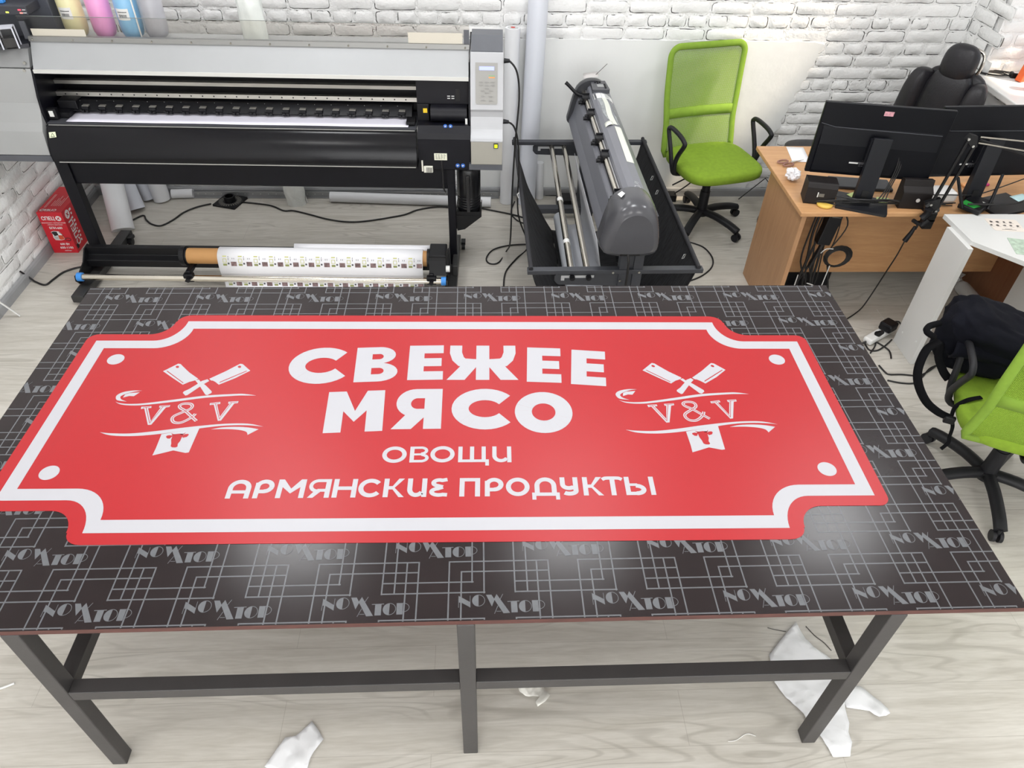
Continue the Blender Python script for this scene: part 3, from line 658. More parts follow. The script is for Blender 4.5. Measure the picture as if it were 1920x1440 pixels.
m.grid(lambda u, v: (0.097+u*(1.918-0.097), -0.002+v*0.175, 0.9275+0.002*math.sin(u*20)*(1-v)*0.3+0.001*v), 40, 4); mp_ = m.build('loaded_media', mat('lilac_white_vinyl', (226, 224, 236), 0.45), PR, solid=0.0008); mp_['label'] = 'white blank vinyl loaded on the platen'
m = MB()
for i in range(20): x = 0.14+i*0.0905; m.add([(x-0.010, 0.1435, 0.987), (x-0.0085, 0.1435, 0.987), (x-0.003, 0.137, 0.949), (x-0.0045, 0.137, 0.949)], [(0, 1, 2, 3)])
m.build('slot_line', mat('white_line', (220, 220, 220), 0.5), PR, nrm=False)['kind'] = 'stuff'
for i in range(20):                                 # pinch rollers
    x = 0.165+i*0.0900; m = MB()
    m.b6(x-0.017, x+0.019, 0.100, 0.135, 0.949, 0.969, bev=0.004); m.b6(x-0.015, x+0.019, 0.106, 0.135, 0.967, 0.972, mi=1)
    m.cyl((x-0.017, 0.099, 0.945), (x-0.003, 0.099, 0.945), 0.008, n=10); m.cyl((x+0.004, 0.099, 0.945), (x+0.018, 0.099, 0.945), 0.008, n=10); m.cyl((x-0.028, 0.104, 0.949), (x-0.019, 0.104, 0.949), 0.006, n=8)
    m.build('pinch_roller', [black_pl, mat('grey_clip', (150, 148, 142), 0.35, 0.5)], PR)
# left carriage gear and the media edge guides
m = MB(); m.b6(0.0, 0.10, 0.05, 0.20, 0.93, 0.955); m.b6(0.03, 0.13, 0.10, 0.2, 0.955, 1.0, bev=0.004); m.b6(0.0, 0.05, 0.02, 0.05, 0.93, 0.985, bev=0.003); m.build('wiper_unit', black_pl, PR)
m = MB(); m.b6(0.014, 0.036, 0.016, 0.020, 0.945, 0.975); m.build('label', white_pl, PR)
m = MB(); m.b6(1.905, 1.955, 0.02, 0.10, 0.930, 0.945, bev=0.003); m.build('edge_guide', black_pl, PR)
# carriage cover block on the right
m = MB(); m.b6(1.965, 2.246, 0.075, 0.26, 1.025, 1.158, bev=0.004); cc = m.build('carriage_cover', mat('charcoal_cover', (20, 20, 26), 0.42, spec=0.3), PR)
m = MB(); m.b6(2.175, 2.196, 0.073, 0.076, 1.045, 1.105); m.build('sight_window', mat('deep_black', (6, 6, 8), 0.3), cc)
m = MB()
for i in range(2):
    for j in range(2): m.b6(2.13+j*0.022, 2.145+j*0.022, 0.0735, 0.0755, 1.056+i*0.012, 1.060+i*0.012)
m.build('white_marking', white_pl, cc)['kind'] = 'stuff'
m = MB(); m.b6(1.965, 2.03, 0.06, 0.10, 0.93, 1.03, bev=0.004); m.build('guide_block', black_pl, PR)
m = MB(); m.cyl((2.04, 0.055, 0.985), (2.235, 0.055, 0.985), 0.042, n=20); m.b6(2.04, 2.235, 0.055, 0.12, 0.945, 1.026); m.build('cap_drum', mat('charcoal_cover', (20, 20, 26), 0.42, spec=0.3), PR)
m = MB(); m.b6(1.998, 2.020, 0.056, 0.060, 0.985, 1.008); m.build('warning_label', mat('yellow_label', (236, 200, 40), 0.5), PR)
m = MB(); m.b6(2.226, 2.238, 0.008, 0.012, 0.945, 0.975); m.build('label', white_pl, PR)
# apron: curved heater plate
prof = [(0.004, 0.905), (-0.008, 0.915), (-0.022, 0.914), (-0.040, 0.895), (-0.066, 0.855), (-0.086, 0.805), (-0.093, 0.765), (-0.088, 0.742), (-0.070, 0.735), (0.02, 0.735), (0.02, 0.90)]
def smooth_prof(p, k): return [(q.x, q.y) for q in spline([(a, b, 0) for a, b in p], k)]
pf = smooth_prof([(-0.022, 0.914), (-0.040, 0.896), (-0.066, 0.855), (-0.086, 0.805), (-0.093, 0.765), (-0.088, 0.742)], 6)
ap = MB(); n = len(pf); ap.add([(0.0, a, b) for a, b in pf]+[(1.965, a, b) for a, b in pf], [(i, i+1, n+i+1, n+i) for i in range(n-1)], 0, True)
ap.prism([(0.0, 0.735)]+[(0.0, 0.91)]+pf, PX, 0.0, 0.004); ap.prism([(0.0, 0.735), (0.0, 0.91)]+pf, PX, 1.961, 1.965); ap.b6(0, 1.965, -0.03, 0.0, 0.905, 0.916); ap.b6(0, 1.965, -0.088, 0.0, 0.735, 0.742)
apo = ap.build('front_apron', glossb, PR)
for y, z in ((-0.024, 0.916), (-0.0895, 0.739)):
    m = MB(); m.b6(0.03 if z < 0.8 else 0.012, 1.955, y-0.002, y+0.004, z-0.0015, z+0.003); m.build('apron_trim', mat('bright_trim', (200, 200, 196), 0.3, 0.7), apo)
m = MB(); m.prism([(0.014, 0.888), (0.048, 0.891), (0.052, 0.868), (0.016, 0.864)], lambda u, v, h: (u, -0.046-(0.895-v)*0.62-h, v), 0.0, 0.002)
hl = m.build('hot_surface_label', mat('pale_green_label', (226, 232, 200), 0.5), PR)
m = MB()
for q in stroke([(0.024, 0.870), (0.044, 0.871), (0.033, 0.886)], 0.002, True): m.flat(q, lambda u, v: (u, -0.0495-(0.895-v)*0.62, v))
m.build('triangle_mark', mat('dark_mark', (50, 60, 30), 0.5), hl, nrm=False)
# black front block under the carriage cover
ext('front_block', [(0.02, 0.945), (-0.012, 0.945), (-0.045, 0.915), (-0.052, 0.885), (-0.052, 0.712), (-0.03, 0.70), (0.25, 0.70), (0.25, 0.93)], 1.970, 2.254, black_metal, bev=0.004)
m = MB(); m.b6(2.055, 2.125, -0.055, -0.052, 0.768, 0.806); lb = m.build('ribbon_label', mat('cream_label', (226, 226, 206), 0.5), PR)
m = MB()
R = random.Random(2)
for i in range(5):
    for j in range(4): x = 2.062+j*0.015; z = 0.775+i*0.006; m.b6(x, x+R.uniform(0.004, 0.012), -0.0556, -0.0552, z, z+0.0022)
m.build('fine_print', mat('grey_print', (90, 92, 84), 0.5), lb)['kind'] = 'stuff'
m = MB(); m.tube([(2.095, -0.056, 0.768), (2.096, -0.058, 0.73), (2.098, -0.056, 0.70), (2.10, -0.05, 0.60), (2.10, 0.06, 0.52)], 0.0045, sub=5); m.build('cable', cable_m, PR)
m = MB(); m.b6(1.995, 2.045, -0.07, -0.053, 0.700, 0.735, bev=0.003); m.b6(1.984, 1.992, -0.064, -0.053, 0.705, 0.765)
for i in range(5): m.b6(2.011+i*0.0065, 2.014+i*0.0065, -0.0716, -0.07, 0.703, 0.732, mi=1)
m.build('vented_sensor', [mat('ivory_plastic', (222, 220, 208), 0.5), dark_pl], PR)
def pict(x, y, z, r):
    m = MB(); m.cyl((x, y, z), (x, y-0.0015, z), r, n=24); o = m.build('safety_sticker', mat('blue_sticker', (40, 100, 190), 0.4), PR)
    m = MB(); m.b6(x-r*0.5, x+r*0.5, y-0.0022, y-0.0016, z-r*0.05, z+r*0.3); m.b6(x-r*0.3, x+r*0.1, y-0.0022, y-0.0016, z-r*0.5, z+r*0.1); m.build('pictogram', white_pl, o)
pict(2.182, -0.053, 0.738, 0.0115); pict(2.211, -0.053, 0.738, 0.0115)
pict(2.12, -0.02, 0.945, 0.0105); pict(2.148, -0.02, 0.945, 0.0105)
# control end cover on the right
X0, X1 = 2.256, 2.428
ext('control_cover_top', [(0.19, 1.345), (0.155, 1.36), (0.082, 1.300), (0.082, 1.20), (0.30, 1.20), (0.30, 1.345)], X0+0.004, X1-0.004, slate_m, bev=0.003)
cvr = ext('control_cover', smooth_prof([(0.082, 1.296), (0.078, 1.294)], 2)+[(-0.004, 1.030), (0.002, 1.018), (0.002, 0.99)]+smooth_prof([(-0.002, 0.975), (-0.018, 0.930), (-0.055, 0.902), (-0.080, 0.893)], 4)+[(-0.080, 0.885), (0.28, 0.885), (0.28, 1.296)], X0, X1, cap_m, bev=0.005)
ext('control_cover_base', [(-0.078, 0.886), (-0.082, 0.758), (0.28, 0.758), (0.28, 0.886)], X0+0.002, X1-0.002, capg_m, bev=0.004)
ext('control_cover_foot', [(-0.078, 0.757), (-0.078, 0.724), (0.28, 0.724), (0.28, 0.757)], X0-0.01, X1, slate_m, bev=0.003)
# panel lies on the sloped face
def slope(u, v, h):                                  # u along x, v up the slope 0..1
    y = 0.078+(-0.004-0.078)*(1-v); z = 1.294+(1.030-1.294)*(1-v); nrm = Vector((0, -0.264, 0.082)).normalized()
    p = Vector((u, y, z))+nrm*h; return (p.x, p.y, p.z)
pan = MB(); pan.prism([(2.287, 0.10), (2.395, 0.10), (2.398, 0.13), (2.398, 0.83), (2.283, 0.83), (2.283, 0.13)], slope, 0.0, 0.003)
pan = pan.build('control_panel', mat('grey_control_panel', (150, 149, 145), 0.4), PR, bev=0.001)
m = MB(); m.prism([(2.303, 0.70), (2.380, 0.70), (2.380, 0.765), (2.303, 0.765)], slope, 0.003, 0.0045); m.build('display', mat('lit_display', (150, 158, 245), 0.3, emit=(150, 158, 245), estr=0.8), pan)
m = MB(); m.prism([(2.300, 0.693), (2.383, 0.693), (2.383, 0.772), (2.300, 0.772)], slope, 0.003, 0.0038); m.build('display_frame', mat('frame_grey', (150, 150, 150), 0.4), pan)
btn = mat('grey_button', (140, 139, 136), 0.4)
bt = [(2.312, .495), (2.342, .495), (2.372, .495), (2.312, .44), (2.342, .44), (2.372, .44), (2.342, .385), (2.321, .345), (2.363, .345), (2.342, .31), (2.322, .245), (2.362, .245), (2.322, .175), (2.362, .17)]
for x, v in bt:
    m = MB(); m.prism(arcp(x, v, 0.0115, 0.011, 0, 345, 14), slope, 0.003, 0.006); m.build('button', btn, pan)
m = MB(); m.prism([(2.352, .60), (2.384, .60), (2.384, .612), (2.352, .612)], slope, 0.003, 0.004); m.build('green_key', mat('green_key', (120, 170, 110), 0.4), pan)
m = MB(); m.prism([(2.352, .565), (2.384, .565), (2.384, .585), (2.352, .585)], slope, 0.003, 0.004); m.build('orange_key', mat('orange_key', (226, 150, 80), 0.4), pan)
m = MB(); m.b6(2.380, 2.404, -0.0845, -0.080, 0.852, 0.880); pb = m.build('power_button', mat('dark_button', (50, 52, 48), 0.4), PR)
m = MB(); m.b6(2.384, 2.400, -0.0858, -0.0845, 0.857, 0.875); m.build('lamp', mat('lit_yellow_green', (210, 240, 20), 0.4, emit=(210, 240, 20), estr=0.9), pb)
# left end cover
lx0 = -0.405
ext('left_cover', [(0.055, 1.178), (0.02, 1.018), (0.02, 1.016), (0.0, 0.99), (-0.03, 0.93), (-0.058, 0.893), (-0.078, 0.770), (0.30, 0.770), (0.30, 1.178)], lx0, -0.013, silver_m, bev=0.004)
ext('left_cover_foot', [(-0.079, 0.768), (-0.077, 0.733), (0.30, 0.733), (0.30, 0.768)], lx0, -0.010, slate_m, bev=0.003)
ext('left_cover_top', [(0.058, 1.182), (0.105, 1.262), (0.36, 1.262), (0.36, 1.182)], lx0, -0.014, mat('mid_silver', (150, 151, 152), 0.4, 0.3), bev=0.003)
for x, y, z in ((-0.045, 0.062, 1.17), (-0.035, 0.072, 1.205)):
    m = MB(); m.cyl((x, y-0.004, z), (x, y-0.012, z), 0.008, n=14); m.build('screw', steel, PR)
# stand
for x0 in (-0.042, 2.095):
    m = MB(); m.b6(x0, x0+0.070, -0.385, 0.36, 0.018, 0.062, bev=0.004); ft = m.build('stand_foot', mat('grey_black_steel', (46, 46, 46), 0.45, var=0.1), PR)
    for y in (-0.33, 0.30):
        dx = 0.085 if x0 < 1 else 0.09
        m = MB(); m.cyl((x0+dx-0.012, y-0.02, 0.024), (x0+dx+0.010, y-0.02, 0.024), 0.024, n=18); m.b6(x0+dx-0.015, x0+dx+0.013, y-0.03, y+0.02, 0.036, 0.055); m.build('caster', black_pl, ft)
    m = MB(); m.b6(*((-0.057, 0.013) if x0 < 1 else (2.116, 2.160)), 0.0, 0.058, 0.062, 0.735, bev=0.003); m.build('stand_leg', black_metal, PR)
ext('cross_beam', [(0.012, 0.734), (0.016, 0.565), (0.03, 0.555), (0.05, 0.555), (0.05, 0.734)], 0.0135, 2.1155, black_metal, bev=0.003)
# take-up unit
tk = mat('take_up_black', (16, 16, 19), 0.4, var=0.1, spec=0.3)
ext('take_up_beam', [(-0.085, 0.205), (-0.085, 0.155), (-0.125, 0.140), (-0.128, 0.098), (-0.05, 0.098), (-0.05, 0.205)], -0.028, 2.115, tk, bev=0.003)
for x in (-0.036, 2.108):
    m = MB(); m.prism([(-0.05, 0.208), (-0.10, 0.205), (-0.16, 0.150), (-0.235, 0.125), (-0.285, 0.135), (-0.295, 0.105), (-0.27, 0.07), (-0.22, 0.063), (-0.05, 0.063)], PX, x, x+0.008); m.build('end_plate', tk, PR)
m = MB(); m.cyl((0.0, -0.268, 0.118), (2.105, -0.268, 0.118), 0.0185, n=20); br = m.build('tension_bar', mat('chrome_bar', (214, 208, 196), 0.16, 1.0), PR)
for x in (-0.028, 2.078):
    m = MB(); m.cyl((x, -0.268, 0.118), (x+0.028, -0.268, 0.118), 0.0255, n=22); m.build('end_cap', blue_m, br)
for x in (0.598, 2.005):
    m = MB(); m.b6(x-0.012, x+0.045, -0.285, -0.250, 0.100, 0.150, bev=0.005); m.b6(x+0.002, x+0.03, -0.27, -0.10, 0.135, 0.165, bev=0.004); m.cyl((x+0.016, -0.285, 0.122), (x+0.016, -0.302, 0.122), 0.013, n=12); m.b6(x-0.035, x+0.062, -0.280, -0.255, 0.108, 0.130, bev=0.004)
    m.build('core_holder', black_pl, PR)
m = MB(); m.cyl((0.562, -0.165, 0.205), (0.590, -0.165, 0.205), 0.056, n=28); m.cyl((0.59, -0.165, 0.205), (0.60, -0.165, 0.205), 0.048, n=28); m.build('core_flange', black_pl, PR)
m = MB(); m.cyl((1.994, -0.165, 0.205), (2.008, -0.165, 0.205), 0.058, n=28); m.b6(2.008, 2.108, -0.225, -0.085, 0.135, 0.262, bev=0.006); m.prism([(-0.235, 0.235), (-0.260, 0.150), (-0.225, 0.15), (-0.225, 0.25)], PX, 2.01, 2.105); m.build('take_up_motor', tk, PR)
m = MB(); m.cyl((2.106, -0.235, 0.182), (2.128, -0.235, 0.182), 0.019, n=18); m.build('knob', white_pl, PR)
m = MB(); m.b6(2.136, 2.168, -0.13, 0.23, 0.062, 0.135, bev=0.004); m.build('foot_cover', mat('grey_black_steel', (46, 46, 46), 0.45), PR)
m = MB(); m.b6(2.162, 2.310, 0.02, 0.17, 0.392, 0.399); m.prism([(2.165, 0.392), (2.310, 0.392), (2.310, 0.385), (2.21, 0.30), (2.165, 0.29)], lambda u, v, h: (u, h, v), 0.016, 0.022); m.b6(2.160, 2.166, 0.02, 0.17, 0.30, 0.41); m.b6(2.162, 2.310, 0.018, 0.022, 0.392, 0.415); m.b6(2.306, 2.310, 0.02, 0.17, 0.392, 0.415); m.build('bottle_bracket', tk, PR)

def on_printer(name, lp, label, cat, group=None, rz=0):
    w = PR.matrix_world @ Vector(lp); return thing(name, w, label, cat, group, PR.rotation_euler[2]+rz)
bpy.context.view_layer.update()
# waste ink bottle on the bracket
b = on_printer('waste_ink_bottle', (2.235, 0.095, 0.400), 'black ink-stained waste bottle hanging in the bracket beside the printer leg', 'bottle')
m = MB(); m.lathe([(0.060, 0.0), (0.066, 0.006), (0.067, 0.10), (0.069, 0.105), (0.069, 0.25), (0.062, 0.272), (0.045, 0.285)], n=28)
for i in range(5): m.lathe([(0.0675, 0.02+i*0.016), (0.0700, 0.025+i*0.016), (0.0675, 0.03+i*0.016)], n=24)
m.b6(-0.012, 0.010, -0.078, -0.06, 0.01, 0.24, bev=0.004); m.build('body', mat('ink_stained_black', (30, 30, 33), 0.28, var=0.9, vscale=9, stretch=(6, 6, 0.8)), b)
m = MB(); m.b6(-0.030, 0.030, -0.055, 0.02, 0.287, 0.302, bev=0.003); m.build('drip_tray', mat('stained_tray', (150, 146, 132), 0.5, var=0.3, vscale=30), b)

# ink bottles upside down behind the acrylic sheet
def ink_bottle(x, y, col, label, r=0.058, lab=True, tilt=0.0):
    t = on_printer('ink_bottle', (x, y, 1.2665), label, 'bottle', 'ink bottles on top of the printer')
    m = MB(); mm = mat('translucent_'+label.split()[0], col, 0.3, var=0.12, vscale=6)
    m.lathe([(0.012, -0.004), (0.030, 0.0), (r*0.82, 0.012), (r*0.97, 0.035), (r, 0.06), (r, 0.20), (r*0.98, 0.205), (r, 0.21), (r, 0.30), (r*0.9, 0.325), (r*0.3, 0.33)], n=32); m.build('body', mm, t)
    if lab:
        w = 0.040; n = 8; m = MB()
        f = lambda u, v: ((r+0.0006)*math.sin(-0.1+(u-0.5)*1.15), -(r+0.0006)*math.cos(-0.1+(u-0.5)*1.15), 0.098+v*0.055)
        m.grid(f, 10, 2); lo = m.build('label', white_pl, t, nrm=False)
        m = MB()
        f2 = lambda a, bb: ((r+0.0012)*math.sin(-0.1+(a-0.5)*1.15), -(r+0.0012)*math.cos(-0.1+(a-0.5)*1.15), 0.098+bb*0.055)
        R = random.Random(int(x*100)); u = 0.22
        while u < 0.78:
            w_ = R.uniform(0.01, 0.03); m.add([f2(u, .2), f2(u+w_, .2), f2(u+w_, .5), f2(u, .5)], [(0, 1, 2, 3)]); u += w_+R.uniform(0.01, 0.025)
        for k in range(7): a = 0.14+k*0.105; m.add([f2(a, .66), f2(a+.08, .66), f2(a+.08, .74), f2(a, .74)], [(0, 1, 2, 3)])
        m.build('barcode', mat('print_black', (40, 40, 44), 0.5), lo, nrm=False)['kind'] = 'stuff'
    return t
ink_bottle(0.165, 0.31, (232, 226, 178), 'yellow translucent ink bottle standing behind the clear acrylic sheet')
ink_bottle(0.312, 0.31, (234, 160, 210), 'magenta pink translucent ink bottle standing behind the clear acrylic sheet', lab=False)
ink_bottle(0.458, 0.31, (140, 192, 228), 'light blue translucent ink bottle standing behind the clear acrylic sheet')
ink_bottle(0.586, 0.31, (172, 172, 178), 'grey smoky ink bottle standing behind the clear acrylic sheet', lab=False)
t = on_printer('plastic_sack', (1.10, 0.31, 1.264), 'white frosted plastic bag bundle standing behind the acrylic sheet', 'bag')
m = MB(); R = random.Random(4)
m.grid(lambda u, v: ((0.062+0.006*math.sin(7*u*6.28+v*9))*math.cos(u*6.283), (0.055+0.005*math.sin(5*u*6.28+v*5))*math.sin(u*6.283), v*0.34), 28, 14); m.build('bag', mat('frosted_white_plastic', (222, 226, 222), 0.4, var=0.08, vscale=9, bump=0.3, bscale=30), t)
t = on_printer('plastic_strip', (0.522, 0.245, 1.2625), 'thin white plastic strip standing between the blue and grey ink bottles', 'strip')
m = MB(); m.b6(-0.003, 0.003, -0.003, 0.003, 0, 0.30); m.build('strip', white_pl, t)
# ink station on the left
t = on_printer('ink_station', (-0.21, 0.22, 1.262), 'black ink supply console with small lamps on the left end of the printer', 'ink console')
m = MB(); m.b6(-0.19, 0.305, 0.03, 0.17, 0.0, 0.26, bev=0.004); m.build('cabinet', mat('slate_dark', (66, 69, 78), 0.5), t)
m = MB(); m.b6(-0.19, 0.258, -0.10, 0.03, 0.155, 0.197, bev=0.004); cs = m.build('console', mat('slate_darker', (52, 53, 60), 0.45), t)
for x, z, c, nm in ((0.158, 0.168, (220, 230, 90), 'yellow'), (0.222, 0.180, (255, 70, 90), 'red'), (0.226, 0.166, (200, 120, 110), 'dull')):
    m = MB(); m.b6(x-0.006, x+0.008, -0.1025, -0.10, z-0.003, z+0.003); m.build('lamp', mat('lamp_'+nm, c, 0.4, emit=c, estr=1.2), cs)
m = MB(); m.b6(0.236, 0.252, -0.1012, -0.10, 0.179, 0.182); m.b6(0.236, 0.253, -0.1012, -0.10, 0.165, 0.168); m.build('marking', white_pl, cs)['kind'] = 'stuff'
m = MB(); m.prism([(-0.19, -0.17), (0.06, -0.16), (0.195, -0.09), (0.195, 0.03), (-0.19, 0.03)], lambda u, v, h: (u, v, h), 0.001, 0.018); m.build('tray', mat('slate_darker', (52, 53, 60), 0.45), t)
t = on_printer('ink_tank', (-0.065, 0.070, 1.2805), 'small clear square tank of dark ink in front of the ink console', 'tank', rz=math.radians(20))
m = MB(); m.b6(-0.035, 0.035, -0.033, 0.033, 0, 0.095); ck = m.build('tank_shell', glass, t)
m = MB(); m.b6(-0.029, 0.029, -0.027, 0.027, 0.004, 0.048, bev=0.002); m.build('ink', mat('dark_ink', (22, 22, 34), 0.15), t)
m = MB()
for x in (-0.035, 0.035):
    for y in (-0.033, 0.033): m.b6(x-0.003, x+0.003, y-0.003, y+0.003, 0, 0.095)
m.b6(-0.035, 0.035, -0.033, 0.033, 0.092, 0.097)
m.build('edge_frame', mat('frosted_edge', (206, 208, 218), 0.4), t)
t = on_printer('blue_clip', (-0.10, 0.17, 1.4595), 'small blue plastic clip lying on the ink console', 'clip')
m = MB(); m.b6(-0.02, 0.025, -0.015, 0.015, 0, 0.018, bev=0.004); m.build('body', blue_m, t)

# printed roll on the take-up core
t = on_printer('printed_vinyl_roll', (0.785, -0.165, 0.205), 'white vinyl roll with rows of small printed pictures on the take-up core', 'vinyl roll')
m = MB(); m.cyl((-0.19, 0, 0), (1.212, 0, 0), 0.0455, n=32); m.build('core', mat('kraft_cardboard', (186, 138, 84), 0.6, var=0.06, vscale=4), t)
vin = mat('white_vinyl_sheet', (236, 236, 240), 0.38)
prof = spline([(0, 0.047, -0.03, ), (0, 0.05, 0.012), (0, 0.030, 0.045), (0, -0.010, 0.052), (0, -0.048, 0.030), (0, -0.068, -0.03), (0, -0.070, -0.075), (0, -0.060, -0.125), (0, -0.07, -0.170), (0, -0.11, -0.190), (0, -0.20, -0.198), (0, -0.30, -0.199)], 6)
cum = [0]
for i in range(1, len(prof)): cum.append(cum[-1]+(prof[i]-prof[i-1]).length)
def roll_pt(x, s_, off=0.0):
    s_ = max(0, min(cum[-1]-1e-6, s_)); i = max(k for k in range(len(cum)) if cum[k] <= s_); i = min(i, len(prof)-2)
    f = (s_-cum[i])/(cum[i+1]-cum[i]); p = prof[i].lerp(prof[i+1], f); d = (prof[i+1]-prof[i]).normalized(); nn = Vector((0, d.z, -d.y))
    edge = 0.0
    return Vector((x, p.y, p.z))-nn*off*(-1)
m = MB(); SL = cum[-1]
m.grid(lambda u, v: roll_pt(u*1.185+(0.03*max(0, v-0.3) if u < 0.01 else 0), v*SL), 6, 80); sh = m.build('vinyl_sheet', vin, t, solid=0.001)
pics = [mat('pic_brown', (120, 96, 96), 0.4, var=0.5, vscale=50), mat('pic_green', (140, 146, 84), 0.4, var=0.2, vscale=60), mat('pic_dark', (70, 70, 76), 0.4), mat('pic_olive', (196, 196, 120), 0.4)]
m = MB()
def pq(x0, x1, s0, s1, mi):
    m.add([roll_pt(x0, s0, 0.0012), roll_pt(x1, s0, 0.0012), roll_pt(x1, s1, 0.0012), roll_pt(x0, s1, 0.0012)], [(0, 1, 2, 3)], mi)
for base_s in (0.165, 0.305):
    for k in range(13):
        x = 0.03+k*0.0895
        pq(x, x+0.022, base_s+0.046, base_s+0.058, 1); pq(x, x+0.022, base_s, base_s+0.006, 3); pq(x, x+0.022, base_s+0.016, base_s+0.019, 3); pq(x, x+0.003, base_s+0.016, base_s+0.040, 3); pq(x+0.019, x+0.022, base_s+0.016, base_s+0.040, 3); pq(x, x+0.022, base_s+0.037, base_s+0.040, 3)
        pq(x+0.027, x+0.037, base_s+0.040, base_s+0.050, 2); pq(x+0.031, x+0.0335, base_s+0.002, base_s+0.024, 2)
        pq(x+0.046, x+0.078, base_s+0.034, base_s+0.060, 0); pq(x+0.054, x+0.0565, base_s+0.012, base_s+0.020, 2); pq(x+0.064, x+0.0665, base_s+0.012, base_s+0.020, 2)
m.build('printed_pictures', pics, sh, nrm=False)['kind'] = 'stuff'
m = MB(); m.grid(lambda u, v: (0.42+u*0.80, 0.075-0.03*v, 0.045-0.02*v+0.0*u), 8, 2); m.build('loose_flap', vin, t, solid=0.001)
# ------------------------------------------------------------------ vinyl cutter on its stand (local frame: y runs along the machine towards the wall)
CU = thing('vinyl_cutter', (2.226, 2.048, 0), 'grey roll vinyl cutter on a black stand with cloth catch basket, end towards the table', 'cutting plotter', rz=math.radians(0.7))
cut_m = mat('cutter_grey', (98, 99, 106), 0.38, var=0.05, vscale=5)
cap2_m = mat('cutter_dark_grey_gloss', (74, 74, 78), 0.22, var=0.04)
frame_m = mat('stand_dark_steel', (58, 60, 66), 0.45, var=0.08)
YZ = lambda u, v, h: (u, h, v)
def cx(name, prof, y0, y1, m_, bev=0.0, smooth=False, par=None):
    m = MB(); m.prism(prof, YZ, y0, y1, smooth=smooth); return m.build(name, m_, par or CU, bev=bev)
cx('lower_body', [(-0.085, 0.700), (-0.080, 0.715), (-0.060, 0.76), (-0.046, 0.815), (-0.038, 0.850), (-0.020, 0.860), (0.02, 0.862), (0.16, 0.862), (0.185, 0.80), (0.185, 0.70), (0.12, 0.675), (-0.05, 0.675)], 0.02, 1.49, cut_m, bev=0.006)
cx('top_cover', [(0.012, 0.886), (0.020, 0.915), (0.040, 0.932), (0.075, 0.936), (0.115, 0.926), (0.150, 0.895), (0.172, 0.855), (0.160, 0.850), (0.10, 0.862), (0.10, 0.885)], 0.0, 1.505, mat('cutter_cover_grey', (112, 113, 120), 0.32, var=0.04, vscale=4), bev=0.003)
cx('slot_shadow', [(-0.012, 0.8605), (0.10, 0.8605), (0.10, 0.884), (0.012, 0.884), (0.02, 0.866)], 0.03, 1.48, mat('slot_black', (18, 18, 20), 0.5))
m = MB(); m.cyl((-0.004, 0.02, 0.884), (-0.004, 1.48, 0.884), 0.011, n=16); m.build('roller_shaft', mat('chrome_bar', (214, 208, 196), 0.16, 1.0), CU)
m = MB(); m.b6(0.006, 0.012, 0.02, 1.48, 0.886, 0.898); m.build('guide_strip', mat('satin_strip', (176, 176, 178), 0.3, 0.8), CU)
for y in (1.36, 1.12, 0.78, 0.57, 0.135):
    m = MB(); m.b6(-0.026, 0.016, y-0.028, y+0.028, 0.868, 0.905, bev=0.005); m.b6(-0.042, -0.012, y-0.022, y+0.006, 0.862, 0.890, bev=0.005); m.cyl((-0.050, y-0.016, 0.872), (-0.03, y-0.016, 0.872), 0.011, n=10); m.b6(-0.02, 0.02, y+0.024, y+0.032, 0.868, 0.912)
    m.build('pinch_wheel', black_pl, CU)
m = MB(); m.tube([(-0.01, 1.45, 0.872), (-0.05, 1.46, 0.885), (-0.095, 1.49, 0.92), (-0.115, 1.50, 0.935)], [0.010, 0.012], n=8, sub=3); m.build('lever', black_pl, CU)
# end caps
def endcap(y0, y1, s, name, m_):
    pr = spline([(-0.096, 0.700, 0), (-0.088, 0.76, 0), (-0.070, 0.845, 0), (-0.045, 0.915, 0), (0.0, 0.952, 0), (0.05, 0.962, 0), (0.105, 0.948, 0), (0.155, 0.89, 0), (0.178, 0.80, 0), (0.185, 0.715, 0), (0.15, 0.682, 0), (0.05, 0.672, 0), (-0.05, 0.678, 0)], 4, True)
    c = Vector((0.045, 0.79, 0)); n = len(pr); m = MB(); rings = []
    for k, (t, sc) in enumerate(((0, 0.985), (0.25, 1.0), (0.55, 0.99), (0.8, 0.94), (0.93, 0.86), (1.0, 0.70))):
        y = y0+(y1-y0)*t; rings += [((c.x+(p.x-c.x)*sc*s), y, c.y+(p.y-c.y)*sc*s) for p in pr]
    fs = []
    for k in range(5):
        for i in range(n): fs.append((k*n+i, k*n+(i+1) % n, (k+1)*n+(i+1) % n, (k+1)*n+i))
    m.add(rings, fs, 0, True); m.add(rings, [list(range(n)), list(range(5*n, 6*n))], 0, False)
    return m.build(name, m_, CU)
ec = endcap(0.09, -0.095, 1.0, 'front_end_cap', cap2_m)
endcap(1.475, 1.56, 0.98, 'rear_end_cap', mat('cutter_dark_cap', (52, 53, 57), 0.35))
m = MB(); m.b6(-0.010, 0.085, -0.094, -0.06, 0.698, 0.722); m.build('power_socket', mat('socket_black', (12, 12, 14), 0.3), ec)
m = MB(); m.add([(-0.030, 0.035, 0.9495), (-0.008, 0.050, 0.9580), (0.002, 0.022, 0.9605), (-0.018, 0.0, 0.9520)], [(0, 1, 2, 3)]); m.build('white_sticker', white_pl, ec, nrm=False)
m = MB(); m.tube([(0.03, -0.09, 0.708), (0.035, -0.105, 0.66), (0.045, -0.075, 0.55), (0.05, -0.05, 0.30), (0.06, -0.04, 0.02), (0.05, -0.12, 0.008)], 0.006, sub=6); m.build('power_cable', cable_m, CU)
